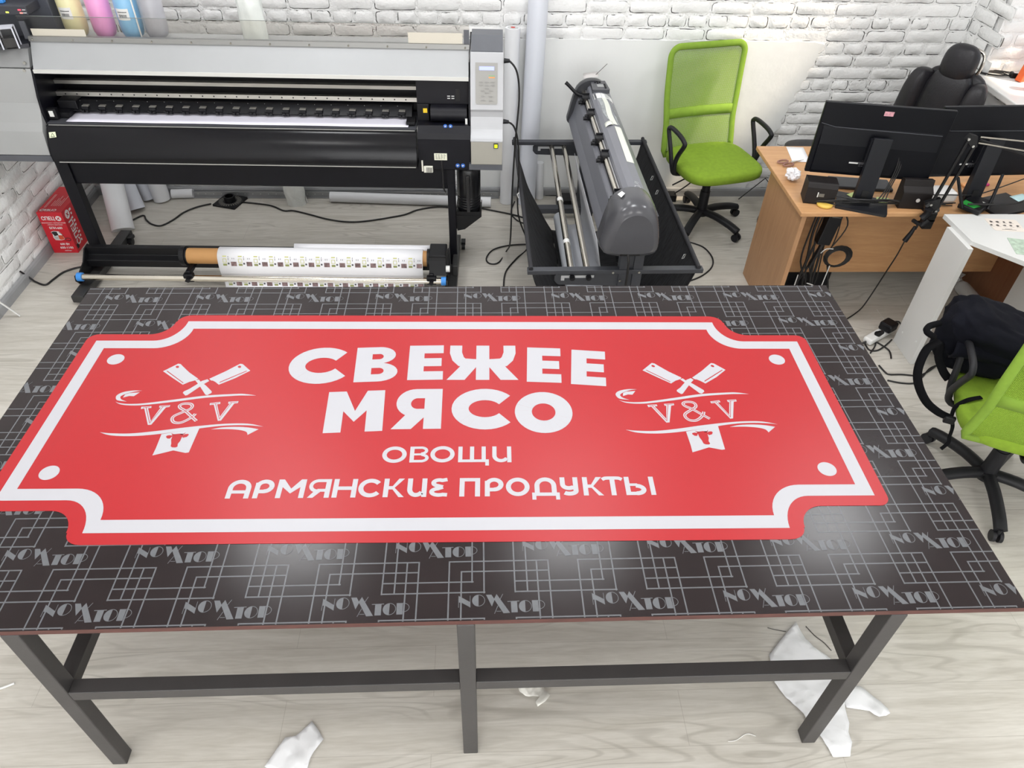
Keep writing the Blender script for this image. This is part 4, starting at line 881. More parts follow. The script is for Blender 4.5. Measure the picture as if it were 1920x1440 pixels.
# control box, label and tapes on the top cover
def cover_z(x):
    P = [(0.012, 0.886), (0.020, 0.915), (0.040, 0.932), (0.075, 0.936), (0.115, 0.926), (0.150, 0.895), (0.172, 0.855)]
    for (a, b), (c, d) in zip(P, P[1:]):
        if a <= x <= c: return b+(d-b)*(x-a)/(c-a)
    return 0.9
def on_cover(poly, off): return lambda u, v: (u, v, cover_z(u)+off)
def tape(name, x0, x1, ya, yb, m_, off=0.0012, par=CU, wob=0.0, x2=None, x3=None):
    x2 = x0 if x2 is None else x2; x3 = x1 if x3 is None else x3
    m = MB(); m.grid(lambda u, v: ((lambda X: (X, ya+(yb-ya)*v, cover_z(X)+off))((x0+(x2-x0)*v)+((x1-x0)+((x3-x2)-(x1-x0))*v)*u+wob*math.sin(v*7))), 8, 8); o = m.build(name, m_, par, nrm=False); return o
m = MB(); m.prism([(0.03, 1.345), (0.135, 1.345), (0.125, 1.495), (0.035, 1.495)], lambda u, v, h: (u, v, h), 0.925, 0.948); cb_ = m.build('control_box', mat('control_box_grey', (70, 71, 76), 0.35), CU, bev=0.008)
m = MB(); m.b6(0.065, 0.105, 1.39, 1.43, 0.948, 0.950); m.build('display', mat('grey_display', (150, 152, 152), 0.3), cb_)
for x, y in ((0.06, 1.53), (0.075, 1.52), (0.09, 1.51), (0.06, 1.505), (0.075, 1.497), (0.112, 1.47), (0.112, 1.452), (0.112, 1.434), (0.112, 1.416)):
    m = MB(); m.cyl((x, y-0.042, 0.948), (x, y-0.042, 0.953), 0.006, n=10); m.build('button', black_pl, cb_)
o = tape('white_label', 0.016, 0.145, 1.25, 1.325, white_pl); 
m = MB()
for i in range(5):
    for j in range(6):
        x = 0.028+j*0.006 if j < 3 else 0.10+(j-3)*0.009; y = 1.26+i*0.012; m.add([(x, y, cover_z(x)+.002), (x+.003, y, cover_z(x+.003)+.002), (x+.003, y+.008, cover_z(x+.003)+.002), (x, y+.008, cover_z(x)+.002)], [(0, 1, 2, 3)])
m.build('label_print', mat('print_black', (40, 40, 44), 0.5), o, nrm=False)['kind'] = 'stuff'
tp = mat('cream_paper_tape', (214, 216, 206), 0.55)
tape('masking_tape', 0.070, 0.098, 1.249, 0.87, tp, 0.0022, x2=0.070, x3=0.105, wob=0.004)
m = MB(); m.grid(lambda u, v: (0.035+0.045*u, 0.885-0.05*v+0.02*u, cover_z(0.035+0.045*u)+0.003+0.006*math.sin(u*3.1)), 6, 2); m.build('peeled_tape_end', tp, CU, nrm=False, solid=0.0006)
tape('masking_tape', 0.085, 0.123, 0.845, 0.405, tp, 0.0014, x2=0.078, x3=0.118)
cl = mat('clear_glue_stain', (142, 146, 148), 0.25, var=0.3, vscale=30)
tape('glue_stain', 0.040, 0.066, 1.25, 0.93, cl, 0.0012, x2=0.06, x3=0.075, wob=0.006); tape('glue_stain', 0.106, 0.122, 1.0, 0.88, cl, 0.0012, x2=0.11, x3=0.124)
o = MB()
def scr(pts):
    for q in stroke(pts, 0.0022): o.flat(q, lambda u, v: (u, v, cover_z(u)+0.0016))
for c in ((0.135, 1.185), (0.140, 1.09)): scr([(c[0]+.014*math.cos(a), c[1]+.032*math.sin(a)) for a in [i*.45 for i in range(13)]])
scr([(0.085+.016*math.cos(a), 0.125+.024*math.sin(a)) for a in [i*.45 for i in range(11)]]); scr([(0.075, 0.175), (0.095, 0.165), (0.080, 0.19), (0.10, 0.185)]); scr([(0.07, 0.15), (0.1, 0.152)])
o.build('scribble', mat('white_marker', (206, 208, 212), 0.5), CU, nrm=False)['kind'] = 'stuff'
m = MB(); m.grid(lambda u, v: (0.0+0.09*u, 1.53+0.055*v, 0.948+0.012*u+0.012*v), 4, 2); m.build('clear_tab', mat('grey_film', (196, 192, 190), 0.3), CU, solid=0.001)
m = MB(); m.tube([(0.075, 1.55, 0.965), (0.11, 1.58, 0.985), (0.15, 1.61, 1.01)], 0.0016, n=5, sub=3); m.build('wire', cable_m, CU)
# stand
for y0, y1 in ((0.0, 0.03), (1.50, 1.53)):
    yy = (y0+y1)/2
    m = MB(); m.b6(-0.435, 0.445, y0-0.004, y1+0.004, 0.536, 0.560, bev=0.003); m.build('basket_bar', frame_m, CU)
    m = MB(); m.prism([(-0.285, 0.475), (-0.298, 0.492), (-0.298, 0.52), (-0.285, 0.535), (0.075, 0.535), (0.075, 0.455), (-0.275, 0.468)], YZ, yy-0.004, yy+0.004); pl_ = m.build('roller_bracket', frame_m, CU, bev=0.002)
    m = MB(); m.b6(-0.265, -0.10, yy-0.0055, yy+0.0055, 0.508, 0.522); m.b6(-0.265, -0.248, yy-0.0055, yy+0.0055, 0.493, 0.51); m.build('bracket_slot', mat('slot_light', (196, 198, 200), 0.6), pl_)
    m = MB(); m.b6(0.021, 0.07, y0+0.002, y1+0.02, 0.02, 0.69); m.b6(0.091, 0.137, y0+0.002, y1+0.02, 0.02, 0.69); m.b6(0.07, 0.091, y0+0.012, y1+0.02, 0.02, 0.69); m.build('stand_post', frame_m, CU)
    m = MB(); m.b6(-0.30, 0.42, y0-0.01, y1+0.02, 0.045, 0.085, bev=0.004); m.build('stand_foot', frame_m, CU)
    for x in (-0.26, 0.38):
        m = MB(); m.cyl((x-0.012, yy, 0.0225), (x+0.012, yy, 0.0225), 0.0225, n=16); m.b6(x-0.014, x+0.014, yy-0.012, yy+0.012, 0.03, 0.047); m.build('caster', black_pl, CU)
    for x, z in ((-0.01, 0.548), (0.12, 0.548), (0.03, 0.50)):
        m = MB(); m.cyl((x, y0-0.004, z), (x, y0-0.010, z), 0.006, n=12); m.build('bolt', steel, CU)
for xa in (-0.212, -0.130):
    m = MB(); m.cyl((xa, 0.02, 0.522), (xa+0.035, 1.51, 0.522), 0.0165, n=22); ch_ = m.build('media_roller', mat('chrome_bar', (214, 208, 196), 0.16, 1.0), CU)
    m = MB(); m.cyl((xa, -0.018, 0.522), (xa, -0.004, 0.522), 0.014, n=16); m.cyl((xa, -0.024, 0.522), (xa, -0.018, 0.522), 0.008, n=12); m.build('roller_knob', black_pl, ch_)
    if xa < -0.2:
        for y in (0.32, 0.78):
            m = MB(); m.cyl((xa+0.0235*y, y-0.018, 0.522), (xa+0.0235*y, y+0.018, 0.522), 0.0172, n=22); m.build('tape_band', white_pl, ch_)
for x in (-0.418, 0.420):
    m = MB(); m.cyl((x, 0.0, 0.568), (x, 1.53, 0.568), 0.011, n=12); m.build('basket_rod', mat('black_fabric_rod', (40, 40, 44), 0.8), CU)
net_m = mat('black_basket_cloth', (30, 30, 33), 0.9, var=0.85, vscale=16, stretch=(1.2, 7, 1.2))
def net(x0, x1, y1t, y1b, sgn, ya=0.01):
    m = MB()
    def f(u, v):
        y = ya+u*((y1t+(y1b-y1t)*v)-ya); x = x0+(x1-x0)*v+0.05*sgn*math.sin(v*math.pi)
        k = math.sin(y*55+v*14)*0.5+math.sin(y*23-v*9)*0.5
        return (x+0.010*k*min(1, v*4)*sgn, y, 0.572+(0.075-0.572)*v**0.9+0.004*k)
    m.grid(f, 70, 22); return m.build('basket_cloth', net_m, CU, solid=0.002)
net(-0.418, -0.175, 1.525, 1.20, -0.6); net(0.420, 0.20, 1.525, 1.35, 0.4)
m = MB(); m.grid(lambda u, v: (-0.175+0.375*v, 0.02+1.2*u, 0.075-0.02*math.sin(v*math.pi)), 30, 8); m.build('basket_cloth', net_m, CU, solid=0.002)
for y, z in ((1.02, 0.555), (0.86, 0.545), (0.16, 0.545)):
    m = MB(); m.tube([(0.385, y, z), (0.398, y+0.012, z-0.006), (0.392, y+0.012, z-0.03), (0.378, y, z-0.026)], 0.002, n=5, closed=True); m.build('hook_clip', white_pl, CU)
m = MB(); m.tube([(-0.428, 0.80, 0.565), (-0.44, 0.805, 0.55), (-0.432, 0.80, 0.53)], 0.004, n=5); m.build('hook_clip', white_pl, CU)
t = thing('vinyl_scrap_sheet', CU.matrix_world @ Vector((0, 0, 0)), 'translucent white vinyl sheet sagging in the cutter catch basket', 'vinyl sheet', rz=math.radians(0.7))
bpy.context.view_layer.update(); t.location = CU.location
prf = spline([(-0.086, 0, 0.668), (-0.06, 0, 0.55), (-0.02, 0, 0.36), (0.0, 0, 0.22), (-0.03, 0, 0.13), (-0.09, 0, 0.115)], 6)
m = MB(); m.grid(lambda u, v: (prf[int(v*(len(prf)-1))].x, 0.10+0.99*u+0.14*v, prf[int(v*(len(prf)-1))].z), 12, len(prf)-1); m.build('sheet', mat('pale_film', (204, 206, 212), 0.4), t, solid=0.001)
t = thing('vinyl_roll', CU.location, 'pale grey vinyl roll lying in the cutter catch basket', 'vinyl roll', rz=math.radians(0.7))
m = MB(); m.cyl((-0.132, 0.35, 0.165), (-0.128, 1.22, 0.165), 0.042, n=28); m.build('roll', mat('blue_grey_roll', (196, 200, 206), 0.4), t)

# ------------------------------------------------------------------ green mesh office chairs
green_cloth = mat('lime_green_cloth', (124, 154, 38), 0.9, var=0.08, vscale=40, bump=0.12, bscale=300)
green_mesh = mesh_cloth('lime_green_mesh', (124, 156, 42), 0.005, 0.40)
green_band = mat('olive_green_band', (124, 156, 50), 0.85, var=0.06, vscale=30)
chair_black = mat('chair_black_plastic', (30, 30, 33), 0.5, var=0.15, vscale=12, spec=0.3)
def back_curve(z): t = (z-0.44)/0.66; return -0.205-0.022*math.sin(t*2.8)-0.090*t
def back_half(z): t = (z-0.44)/0.66; return 0.249-0.008*math.exp(-((t-0.30)/0.16)**2)+0.010*t
def office_chair(loc, rz, label, base_rot):
    t = thing('office_chair', loc, label, 'chair', 'lime green mesh office chairs', rz)
    m = MB()
    m.ell((0, 0.02, 0.455), (0.272, 0.256, 0.046), 40, 16, e=0.5); m.build('seat', green_cloth, t)
    m = MB(); m.b6(-0.12, 0.12, -0.10, 0.13, 0.375, 0.415, bev=0.01); m.cyl((0, 0, 0.20), (0, 0, 0.38), 0.027, n=18); m.cyl((0, 0, 0.085), (0, 0, 0.25), 0.036, 0.032, n=18); m.build('gas_column', chair_black, t)
    m = MB(); m.tube([(0.10, 0.04, 0.40), (0.22, 0.06, 0.385), (0.30, 0.07, 0.36)], 0.005, n=6); m.build('lever', chair_black, t)
    # back: bent rounded frame, crossbar and open mesh
    loop = []
    for i in range(25): z = 0.44+(1.034-0.44)*i/24; loop.append((back_half(z), z))
    for i in range(1, 8): a = math.pi/2*i/7; z = 1.034+0.06*math.sin(a); loop.append((back_half(z)-0.06*(1-math.cos(a)), z))
    full = loop+[(-x, z) for x, z in loop[::-1]]
    m = MB(); m.tube([(x, back_curve(z), z) for x, z in full], 0.021, n=8, closed=True, flat=0.55)
    m.build('back_frame', green_band, t)
    m = MB(); m.grid(lambda u, v: (lambda z: (( -1+2*u)*(back_half(z)-0.012), back_curve(z)+0.012*(1-(2*u-1)**2)*-1, z))(0.660+0.060*v), 14, 2); m.build('back_crossbar', green_band, t, solid=0.012)
    m = MB()
    def sheet(u, v):
        z = 0.445+0.634*v; w = back_half(z) if z < 1.034 else back_half(z)-0.06*(1-math.sqrt(max(0, 1-((z-1.034)/0.06)**2)))
        return ((-1+2*u)*(w-0.006), back_curve(z)-0.014*(1-(2*u-1)**2), z)
    m.grid(sheet, 16, 30); m.build('back_mesh', green_mesh, t)
    m = MB(); m.tube([(0, -0.10, 0.40), (0, -0.20, 0.39), (0, -0.245, 0.42), (0, -0.250, 0.46)], 0.020, n=8, sub=4, flat=0.6); m.build('back_bracket', chair_black, t)
    for s in (-1, 1):
        m = MB(); m.tube([(s*0.20, 0.02, 0.405), (s*0.275, 0.02, 0.415), (s*0.300, 0.015, 0.47), (s*0.302, -0.03, 0.56), (s*0.302, -0.085, 0.645), (s*0.302, -0.09, 0.672), (s*0.302, -0.05, 0.688), (s*0.302, 0.06, 0.684), (s*0.302, 0.125, 0.668), (s*0.302, 0.13, 0.645), (s*0.302, 0.075, 0.56), (s*0.300, 0.05, 0.49), (s*0.285, 0.04, 0.43)], 0.0145, n=8, sub=4, flat=1.0); m.build('armrest', chair_black, t)
    base = MB(); base.cyl((0, 0, 0.075), (0, 0, 0.118), 0.045, n=20); hub = base.build('base_hub', chair_black, t)
    for k in range(5):
        a = math.radians(72*k+base_rot); c, s_ = math.cos(a), math.sin(a)
        m = MB(); m.tube([(0.02*c, 0.02*s_, 0.10), (0.12*c, 0.12*s_, 0.105), (0.24*c, 0.24*s_, 0.088), (0.305*c, 0.305*s_, 0.068)], 0.029, n=8, sub=3, flat=0.8); lg = m.build('base_leg', chair_black, t)
        m = MB()
        for o_ in (-0.013, 0.013): m.cyl((0.305*c-s_*o_-s_*0.008*(1 if o_ > 0 else -1), 0.305*s_+c*o_+c*0.008*(1 if o_ > 0 else -1), 0.026), (0.305*c-s_*o_+s_*0.006*(1 if o_ > 0 else -1), 0.305*s_+c*o_-c*0.006*(1 if o_ > 0 else -1), 0.026), 0.026, n=18)
        m.cyl((0.305*c, 0.305*s_, 0.03), (0.305*c, 0.305*s_, 0.07), 0.009, n=8); m.build('caster', chair_black, lg)
    return t
office_chair((3.085, 3.485, 0), math.radians(194), 'lime green mesh office chair by the white wall behind the cutter', 44)
office_chair((3.83, 1.10, 0), math.radians(-23), 'lime green mesh office chair with a backpack, seen from behind beside the table', 61)
# ------------------------------------------------------------------ desks
beech = wood('beech_laminate', (184, 136, 92), (202, 156, 110), 1.4, 0.42, 0)
beech_v = wood('beech_laminate_upright', (164, 122, 86), (180, 138, 100), 1.4, 0.45, 2)
t = thing('wooden_desk', (3.2, 2.30, 0), 'light beech office desk with two monitors on it, its back to the room', 'desk')
LD = lambda x, y, z: (x-3.2, y-2.30, z)
m = MB(); m.b6(0.0, 1.47, 0.0, 0.80, 0.712, 0.735, bev=0.003); m.build('desktop', beech, t)
m = MB(); m.b6(0.025, 0.050, 0.03, 0.56, 0.0, 0.712, bev=0.002); m.build('side_panel', beech_v, t)
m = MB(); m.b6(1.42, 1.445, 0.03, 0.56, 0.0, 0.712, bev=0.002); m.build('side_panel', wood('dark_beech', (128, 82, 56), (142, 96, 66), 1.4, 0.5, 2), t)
m = MB(); m.b6(0.050, 1.42, 0.30, 0.316, 0.18, 0.712); m.build('modesty_panel', beech, t)

white_lam = mat('white_laminate', (216, 216, 214), 0.4, var=0.02, vscale=4)
t = thing('white_desk', (3.9, 1.4, 0), 'white corner desk with a cut-off corner beside the beech desk', 'desk')
top = [(3.922, 2.262), (3.930, 2.000), (4.086, 1.820), (4.30, 1.575), (4.30, 1.30), (4.69, 1.30), (4.69, 2.262)]
m = MB(); m.prism([(x-3.9, y-1.4) for x, y in top], lambda u, v, h: (u, v, h), 0.728, 0.750); m.build('desktop', white_lam, t, bev=0.002)
m = MB(); m.b6(0.004, 0.030, 0.563, 0.775, 0.0, 0.728, bev=0.001); m.build('side_panel', white_lam, t)
m = MB(); m.b6(0.50, 0.526, 0.0, 0.75, 0.0, 0.728, bev=0.001); m.build('side_panel', white_lam, t)
m = MB(); m.b6(0.031, 0.499, 0.605, 0.75, 0.055, 0.071); m.build('bottom_shelf', white_lam, t)
o = t.children[1]
for y, z in ((0.60, 0.13), (0.73, 0.09)):
    m = MB(); m.cyl((0.004, y, z), (0.002, y, z), 0.006, n=10); m.build('screw_cap', white_pl, o)

# ------------------------------------------------------------------ monitors (backs towards the room)
mon_m = mat('monitor_black', (11, 12, 18), 0.42, var=0.10, vscale=8, spec=0.2)
mon2_m = mat('monitor_dark_panel', (16, 17, 22), 0.5, var=0.08, spec=0.25)
lab_m = mat('dark_label', (74, 74, 78), 0.5)
def monitor(loc, rz, tilt, base_rz, base_off, label, sticker):
    """origin at the foot; the screen faces local +y"""
    t = thing('monitor', loc, label, 'monitor', 'computer monitors on the beech desk', rz)
    M = Matrix.Translation((0, 0.055, 0.118)) @ Matrix.Rotation(tilt, 4, 'X')
    m = MB(); m.b6(-0.308, 0.308, -0.010, 0.012, 0.0, 0.366, M=M, bev=0.003)
    m.prism([(-0.010, 0.250), (-0.014, 0.238), (-0.024, 0.16), (-0.024, 0.02), (-0.020, 0.004), (-0.010, 0.002)], lambda u, v, h: (h, u, v), -0.285, 0.285, M=M); sc = m.build('screen_case', mon_m, t, bev=0.002)
    m = MB(); m.b6(-0.300, 0.300, 0.0121, 0.0127, 0.012, 0.358, M=M); m.build('screen', mat('dark_screen', (14, 15, 18), 0.15), sc)
    m = MB(); m.b6(-0.110, -0.030, -0.0252, -0.024, 0.070, 0.080, M=M); m.b6(-0.110, -0.066, -0.0254, -0.024, 0.070, 0.077, mi=1, M=M)
    for i in range(3):
        for j in range(4): m.b6(-0.060+j*0.013, -0.051+j*0.013, -0.0254, -0.024, 0.058+i*0.008, 0.061+i*0.008, mi=0 if j < 2 else 0, M=M)
    for j in range(3): m.b6(-0.024-j*0.012, -0.017-j*0.012, -0.0254, -0.024, 0.088, 0.094, mi=1, M=M)
    m.build('rating_label', [lab_m, white_pl], sc)
    m = MB(); m.lathe([(0.012, 0), (0.014, 0.002), (0.010, 0.003)], n=16, M=M @ Matrix.Translation((-0.262, -0.010, 0.075)) @ Matrix.Rotation(math.pi/2, 4, 'X')); m.build('lock_slot', mon2_m, sc)
    m = MB(); m.b6(-0.05, 0.05, -0.052, -0.022, 0.09, 0.21, M=M, bev=0.004); m.build('mount_plate', mon2_m, sc)
    m = MB(); m.prism([(-0.044, 0.222), (-0.066, 0.226), (-0.092, -0.10), (-0.086, -0.112), (-0.055, -0.112), (-0.050, 0.08)], lambda u, v, h: (h, u, v), -0.044, 0.044, M=M); nk = m.build('neck', mat('neck_charcoal', (27, 28, 33), 0.42, spec=0.3), t, bev=0.003)
    m = MB(); m.b6(-0.016, 0.016, -0.004, 0.004, -0.02, 0.02, M=M @ Matrix.Translation((0, -0.089, -0.06)) @ Matrix.Rotation(-0.08, 4, 'X')); m.build('cable_hole', mat('hole_black', (8, 8, 9), 0.6), nk)
    B = Matrix.Translation((base_off[0], base_off[1], 0)) @ Matrix.Rotation(base_rz, 4, 'Z')
    m = MB(); m.prism([(-0.125, -0.10), (0.115, -0.10), (0.125, -0.09), (0.125, 0.08), (-0.125, 0.08)], lambda u, v, h: (u, v, h), 0.0, 0.013, M=B); m.build('foot', mat('foot_charcoal', (28, 29, 33), 0.4, spec=0.3), t, bev=0.003)
    if sticker:
        m = MB(); m.b6(-0.022, 0.022, -0.0115, -0.010, 0.318, 0.340, M=M); sk = m.build('pink_sticker', mat('pink_sticker', (206, 150, 160), 0.5, var=0.3, vscale=80), sc)
    m = MB(); m.tube([M @ Vector(p) for p in ((-0.30, -0.0115, 0.262), (-0.23, -0.013, 0.247), (-0.10, -0.0135, 0.245), (0.1, -0.0135, 0.243), (0.285, -0.0135, 0.241))], 0.0012, n=4); m.build('case_seam', mat('seam_grey', (84, 86, 92), 0.4), sc)
    return t
monitor((3.552, 2.425, 0.7352), math.radians(-10.5), 0.02, math.radians(-13), (0.0, -0.035), 'black monitor on the beech desk nearer the green chair, pink sticker on its back', True)
monitor((4.135, 2.435, 0.7352), math.radians(3), 0.02, math.radians(16), (0.15, -0.06), 'black monitor on the beech desk behind the microphone arm, cut by the photo edge', False)

# ------------------------------------------------------------------ things on the beech desk
DZ = 0.7354
def on_desk(name, x, y, label, cat, group=None, rz=0, z=DZ): return thing(name, (x, y, z), label, cat, group, rz)
spk = mat('speaker_dark_brown', (27, 23, 23), 0.55, var=0.1, spec=0.3)
t = on_desk('speaker', 3.325, 2.435, 'small dark desktop speaker box at the left end of the desk', 'speaker', rz=math.radians(-12))
m = MB(); m.prism([(-0.050, 0), (0.055, 0), (0.055, 0.112), (-0.035, 0.113), (-0.050, 0.09)], lambda u, v, h: (h, u, v), -0.075, 0.075); bx_ = m.build('cabinet', spk, t, bev=0.006)
m = MB(); m.b6(-0.012, 0.016, -0.053, -0.049, 0.045, 0.062); m.b6(-0.018, -0.014, -0.053, -0.049, 0.042, 0.068, mi=1); m.build('socket_plate', [mat('dim_metal', (120, 118, 112), 0.4, 0.6), white_pl], bx_)
t = on_desk('speaker', 3.80, 2.385, 'small dark desktop speaker with a round pale button between the monitors', 'speaker', rz=math.radians(-5))
m = MB(); m.prism([(-0.045, 0), (0.03, 0), (0.03, 0.138), (-0.008, 0.145), (-0.016, 0.112), (-0.045, 0.09)], lambda u, v, h: (h, u, v), -0.075, 0.075); bx_ = m.build('cabinet', spk, t, bev=0.005)
m = MB(); m.cyl((0.01, -0.046, 0.05), (0.01, -0.049, 0.05), 0.010, n=18); m.build('button', mat('pale_button', (200, 196, 192), 0.4), bx_)
t = on_desk('white_box', 3.95, 2.44, 'white translucent plastic box behind the microphone arm', 'box', rz=math.radians(3))
m = MB(); m.b6(-0.10, 0.10, -0.05, 0.055, 0, 0.062, bev=0.016); m.build('body', mat('milky_plastic', (226, 224, 222), 0.4, var=0.05), t)
t = on_desk('wifi_router', 4.118, 2.335, 'black router with green label and two aerials at the edge of the beech desk', 'router', rz=math.radians(38), z=0.7515)
m = MB(); m.b6(-0.085, 0.085, -0.055, 0.055, 0.0, 0.026, bev=0.006); bx_ = m.build('case', black_pl, t)
m = MB(); m.add([(-0.075, 0.045, 0.0266), (-0.02, 0.048, 0.0266), (-0.03, -0.035, 0.0266), (-0.078, -0.02, 0.0266)], [(0, 3, 2, 1)]); m.build('label', mat('green_label', (40, 150, 60), 0.5), bx_, nrm=False)
m = MB(); put_text(m, '4', 0.02, lambda u, v: (0.028+u, -0.03+v, 0.0266), bold=0.03); m.b6(0.03, 0.075, -0.047, -0.043, 0.026, 0.0266); m.build('marking', white_pl, bx_, nrm=False)
for k, (a, b) in enumerate((((-0.085, 0.03, 0.012), (-0.12, 0.10, 0.16)), ((0.0, -0.062, 0.012), (0.09, -0.03, 0.165)))):
    m = MB(); m.tube([a, tuple(Vector(a).lerp(Vector(b), 0.08)), b], [0.0095, 0.0075], n=8); m.build('aerial', black_pl, t)
t = on_desk('paper_sheet', 3.405, 2.985, 'white paper sheet on the desk at the end by the wall', 'paper', rz=math.radians(-8))
m = MB(); m.grid(lambda u, v: (-0.045+0.10*u, -0.10+0.2*v, 0.0005+0.002*u*u), 4, 4); m.build('sheet', paper_m, t, solid=0.0006)
t = on_desk('scissors', 3.31, 2.86, 'scissors with brown handles lying on the white paper sheet', 'scissors', rz=math.radians(20), z=DZ+0.003)
hnd = mat('brown_handle', (150, 108, 96), 0.4)
for s_, c in ((-1, (0.0, 0.022)), (1, (0.005, -0.022))):
    m = MB(); m.tube([(c[0]-0.02+0.033*math.cos(a), c[1]+0.017*math.sin(a), 0.006) for a in [i*math.pi/8 for i in range(16)]], 0.0045, n=6, closed=True); m.build('handle', hnd, t)
m = MB(); m.prism([(0.02, -0.008), (0.11, 0.0), (0.02, 0.008)], lambda u, v, h: (u, v, h), 0.004, 0.007); m.build('blade', steel, t)
def crumple(name, loc, r, m_, label, cat, seed, flatz=0.7, rz=0):
    t = thing(name, loc, label, cat, None, rz); R = random.Random(seed)
    bm = bmesh.new(); bmesh.ops.create_icosphere(bm, subdivisions=3, radius=1)
    for v in bm.verts:
        k = 1+R.uniform(-0.28, 0.22); v.co = Vector((v.co.x*r[0]*k, v.co.y*r[1]*k, v.co.z*r[2]*k))
    zmin = min(v.co.z for v in bm.verts)
    for v in bm.verts: v.co.z -= zmin
    m = MB(); m.bm(bm); m.build('body', m_, t); return t
film = bpy.data.materials.new('clear_film'); film.use_nodes = True; MATS['clear_film'] = film
b_ = film.node_tree.nodes['Principled BSDF']; b_.inputs['Base Color'].default_value = rgb(236, 236, 236); b_.inputs['Roughness'].default_value = 0.15; b_.inputs['Alpha'].default_value = 0.35
crumple('crumpled_plastic', (3.265, 2.665, DZ), (0.038, 0.042, 0.030), mat('milky_film', (236, 234, 236), 0.3), 'crumpled white plastic on the left edge of the beech desk', 'plastic', 3)
yl = mat('yellow_plastic', (214, 178, 80), 0.5)
t = on_desk('cable_spool', 3.345, 2.375, 'flat yellow spool among the cables on the desk edge', 'spool', rz=0.3)
m = MB(); m.lathe([(0.036, 0), (0.04, 0.004), (0.04, 0.012), (0.02, 0.014)], n=24); m.build('body', yl, t)
sn = mat('sticky_note_green', (196, 212, 140), 0.6)
for (x, y, rz, lb) in ((3.535, 2.455, 0.4, 'pale green sticky note left of the nearer monitor neck'), (3.66, 2.405, -0.5, 'pale green sticky note right of the nearer monitor neck')):
    t = on_desk('sticky_note', x, y, lb, 'note', rz=rz, z=DZ+0.0145); m = MB(); m.grid(lambda u, v: (-0.03+0.06*u, -0.03+0.06*v, 0.006*u*v), 4, 4); m.build('paper', sn, t, solid=0.0006)
t = on_desk('sticky_note', 4.42, 2.43, 'pale blue sticky note on the foot of the far right monitor', 'note', rz=0.3, z=DZ+0.0145); m = MB(); m.grid(lambda u, v: (-0.04+0.09*u, -0.035+0.07*v, 0.003*u*v), 4, 4); m.build('paper', mat('sticky_note_blue', (184, 214, 218), 0.6), t, solid=0.0006)
t = on_desk('keyboard', 3.62, 2.60, 'dark keyboard lying under the nearer monitor', 'keyboard', rz=math.radians(-8)); m = MB(); m.b6(-0.16, 0.16, -0.06, 0.06, 0, 0.018, bev=0.005); m.build('body', mat('keyboard_charcoal', (50, 51, 55), 0.5), t)
t = on_desk('snack_packet', 4.26, 2.60, 'small orange and pink packet under the right-hand monitor', 'packet', rz=0.2); m = MB(); m.b6(-0.07, 0.05, -0.03, 0.03, 0, 0.012, bev=0.004); m.build('body', mat('orange_print', (222, 160, 104), 0.5, var=0.3, vscale=40), t); m = MB(); m.b6(0.055, 0.085, -0.02, 0.02, 0, 0.012, bev=0.003); m.build('pink_end', mat('pink_print', (206, 60, 130), 0.5), t)
t = on_desk('desk_cables', 3.6, 2.38, 'bundle of black cables lying along the desk edge', 'cables')
m = MB(); R = random.Random(5)
for k in range(7):
    pts = [(-0.34+R.uniform(0, .06), 0.04+R.uniform(-.02, .02), 0.006), (-0.22, 0.0+R.uniform(-.02, .03), 0.008+0.006*k), (-0.08, -0.025+R.uniform(-.01, .02), 0.022+0.004*k), (0.06, -0.03+R.uniform(-.012, .02), 0.022+0.004*k), (0.18, -0.01+R.uniform(-.02, .02), 0.010+.003*k), (0.30+R.uniform(0, .2), 0.0+R.uniform(-.02, .02), 0.008+.002*k)]
    m.tube(pts, R.choice((0.0028, 0.0035, 0.0045)), n=6, sub=5)
m.tube([(-0.16, -0.03, 0.006), (-0.02, -0.072, 0.005), (0.0, -0.078, 0.005), (-0.005, -0.085, 0.005), (-0.12, -0.045, 0.006)], 0.0025, n=6, sub=6)
for k in range(3): m.tube([(0.02+.02*k, 0.0, 0.03), (0.06+.01*k, 0.03, 0.08), (0.08+.01*k, 0.05, 0.2), (0.06, 0.06, 0.3)], 0.0035, n=6, sub=5)
m.build('cables', cable_m, t)
for i, (x0, x1, y, z) in enumerate(((3.92, 4.50, 2.40, 0.80), (4.05, 4.5, 2.30, 0.765))):
    t = on_desk('monitor_cable', x0, y, ('thin black cable hanging behind the white box', 'thick black cable curving over the right-hand monitor foot')[i], 'cable', z=0.7355)
    m = MB(); m.tube([(-0.1*(1-i), 0, 0.05), (0.05, -0.01, 0.055), (0.2, 0.0, 0.05), (0.32, 0.03, 0.06), (x1-x0, 0.1, 0.12)], 0.003+0.002*i, n=6, sub=6); m.build('cable', cable_m, t)

# microphone arm clamped to the desk edge
t = thing('microphone_boom', (3.87, 2.33, 0.735), 'black scissor microphone arm clamped to the desk edge, folded over towards the right', 'microphone arm')
Q = lambda px, py, y: tuple(at(px, py, 'y', y)-Vector((3.87, 2.33, 0.735)))
arm = mat('arm_black', (15, 15, 17), 0.38, spec=0.35)
m = MB(); m.b6(-0.028, 0.022, -0.065, 0.03, -0.030, -0.022); m.b6(-0.028, 0.022, -0.065, -0.032, -0.075, 0.018, bev=0.004); m.b6(-0.028, 0.022, -0.05, 0.03, 0.0, 0.012, bev=0.003); m.cyl((-0.003, 0.0, -0.07), (-0.003, 0.0, -0.026), 0.009, n=10); m.cyl((-0.003, 0, -0.078), (-0.003, 0, -0.07), 0.018, n=12); m.cyl((0, -0.02, 0.01), (0, -0.02, 0.035), 0.016, n=12); m.build('clamp', arm, t)
Y0 = 2.29
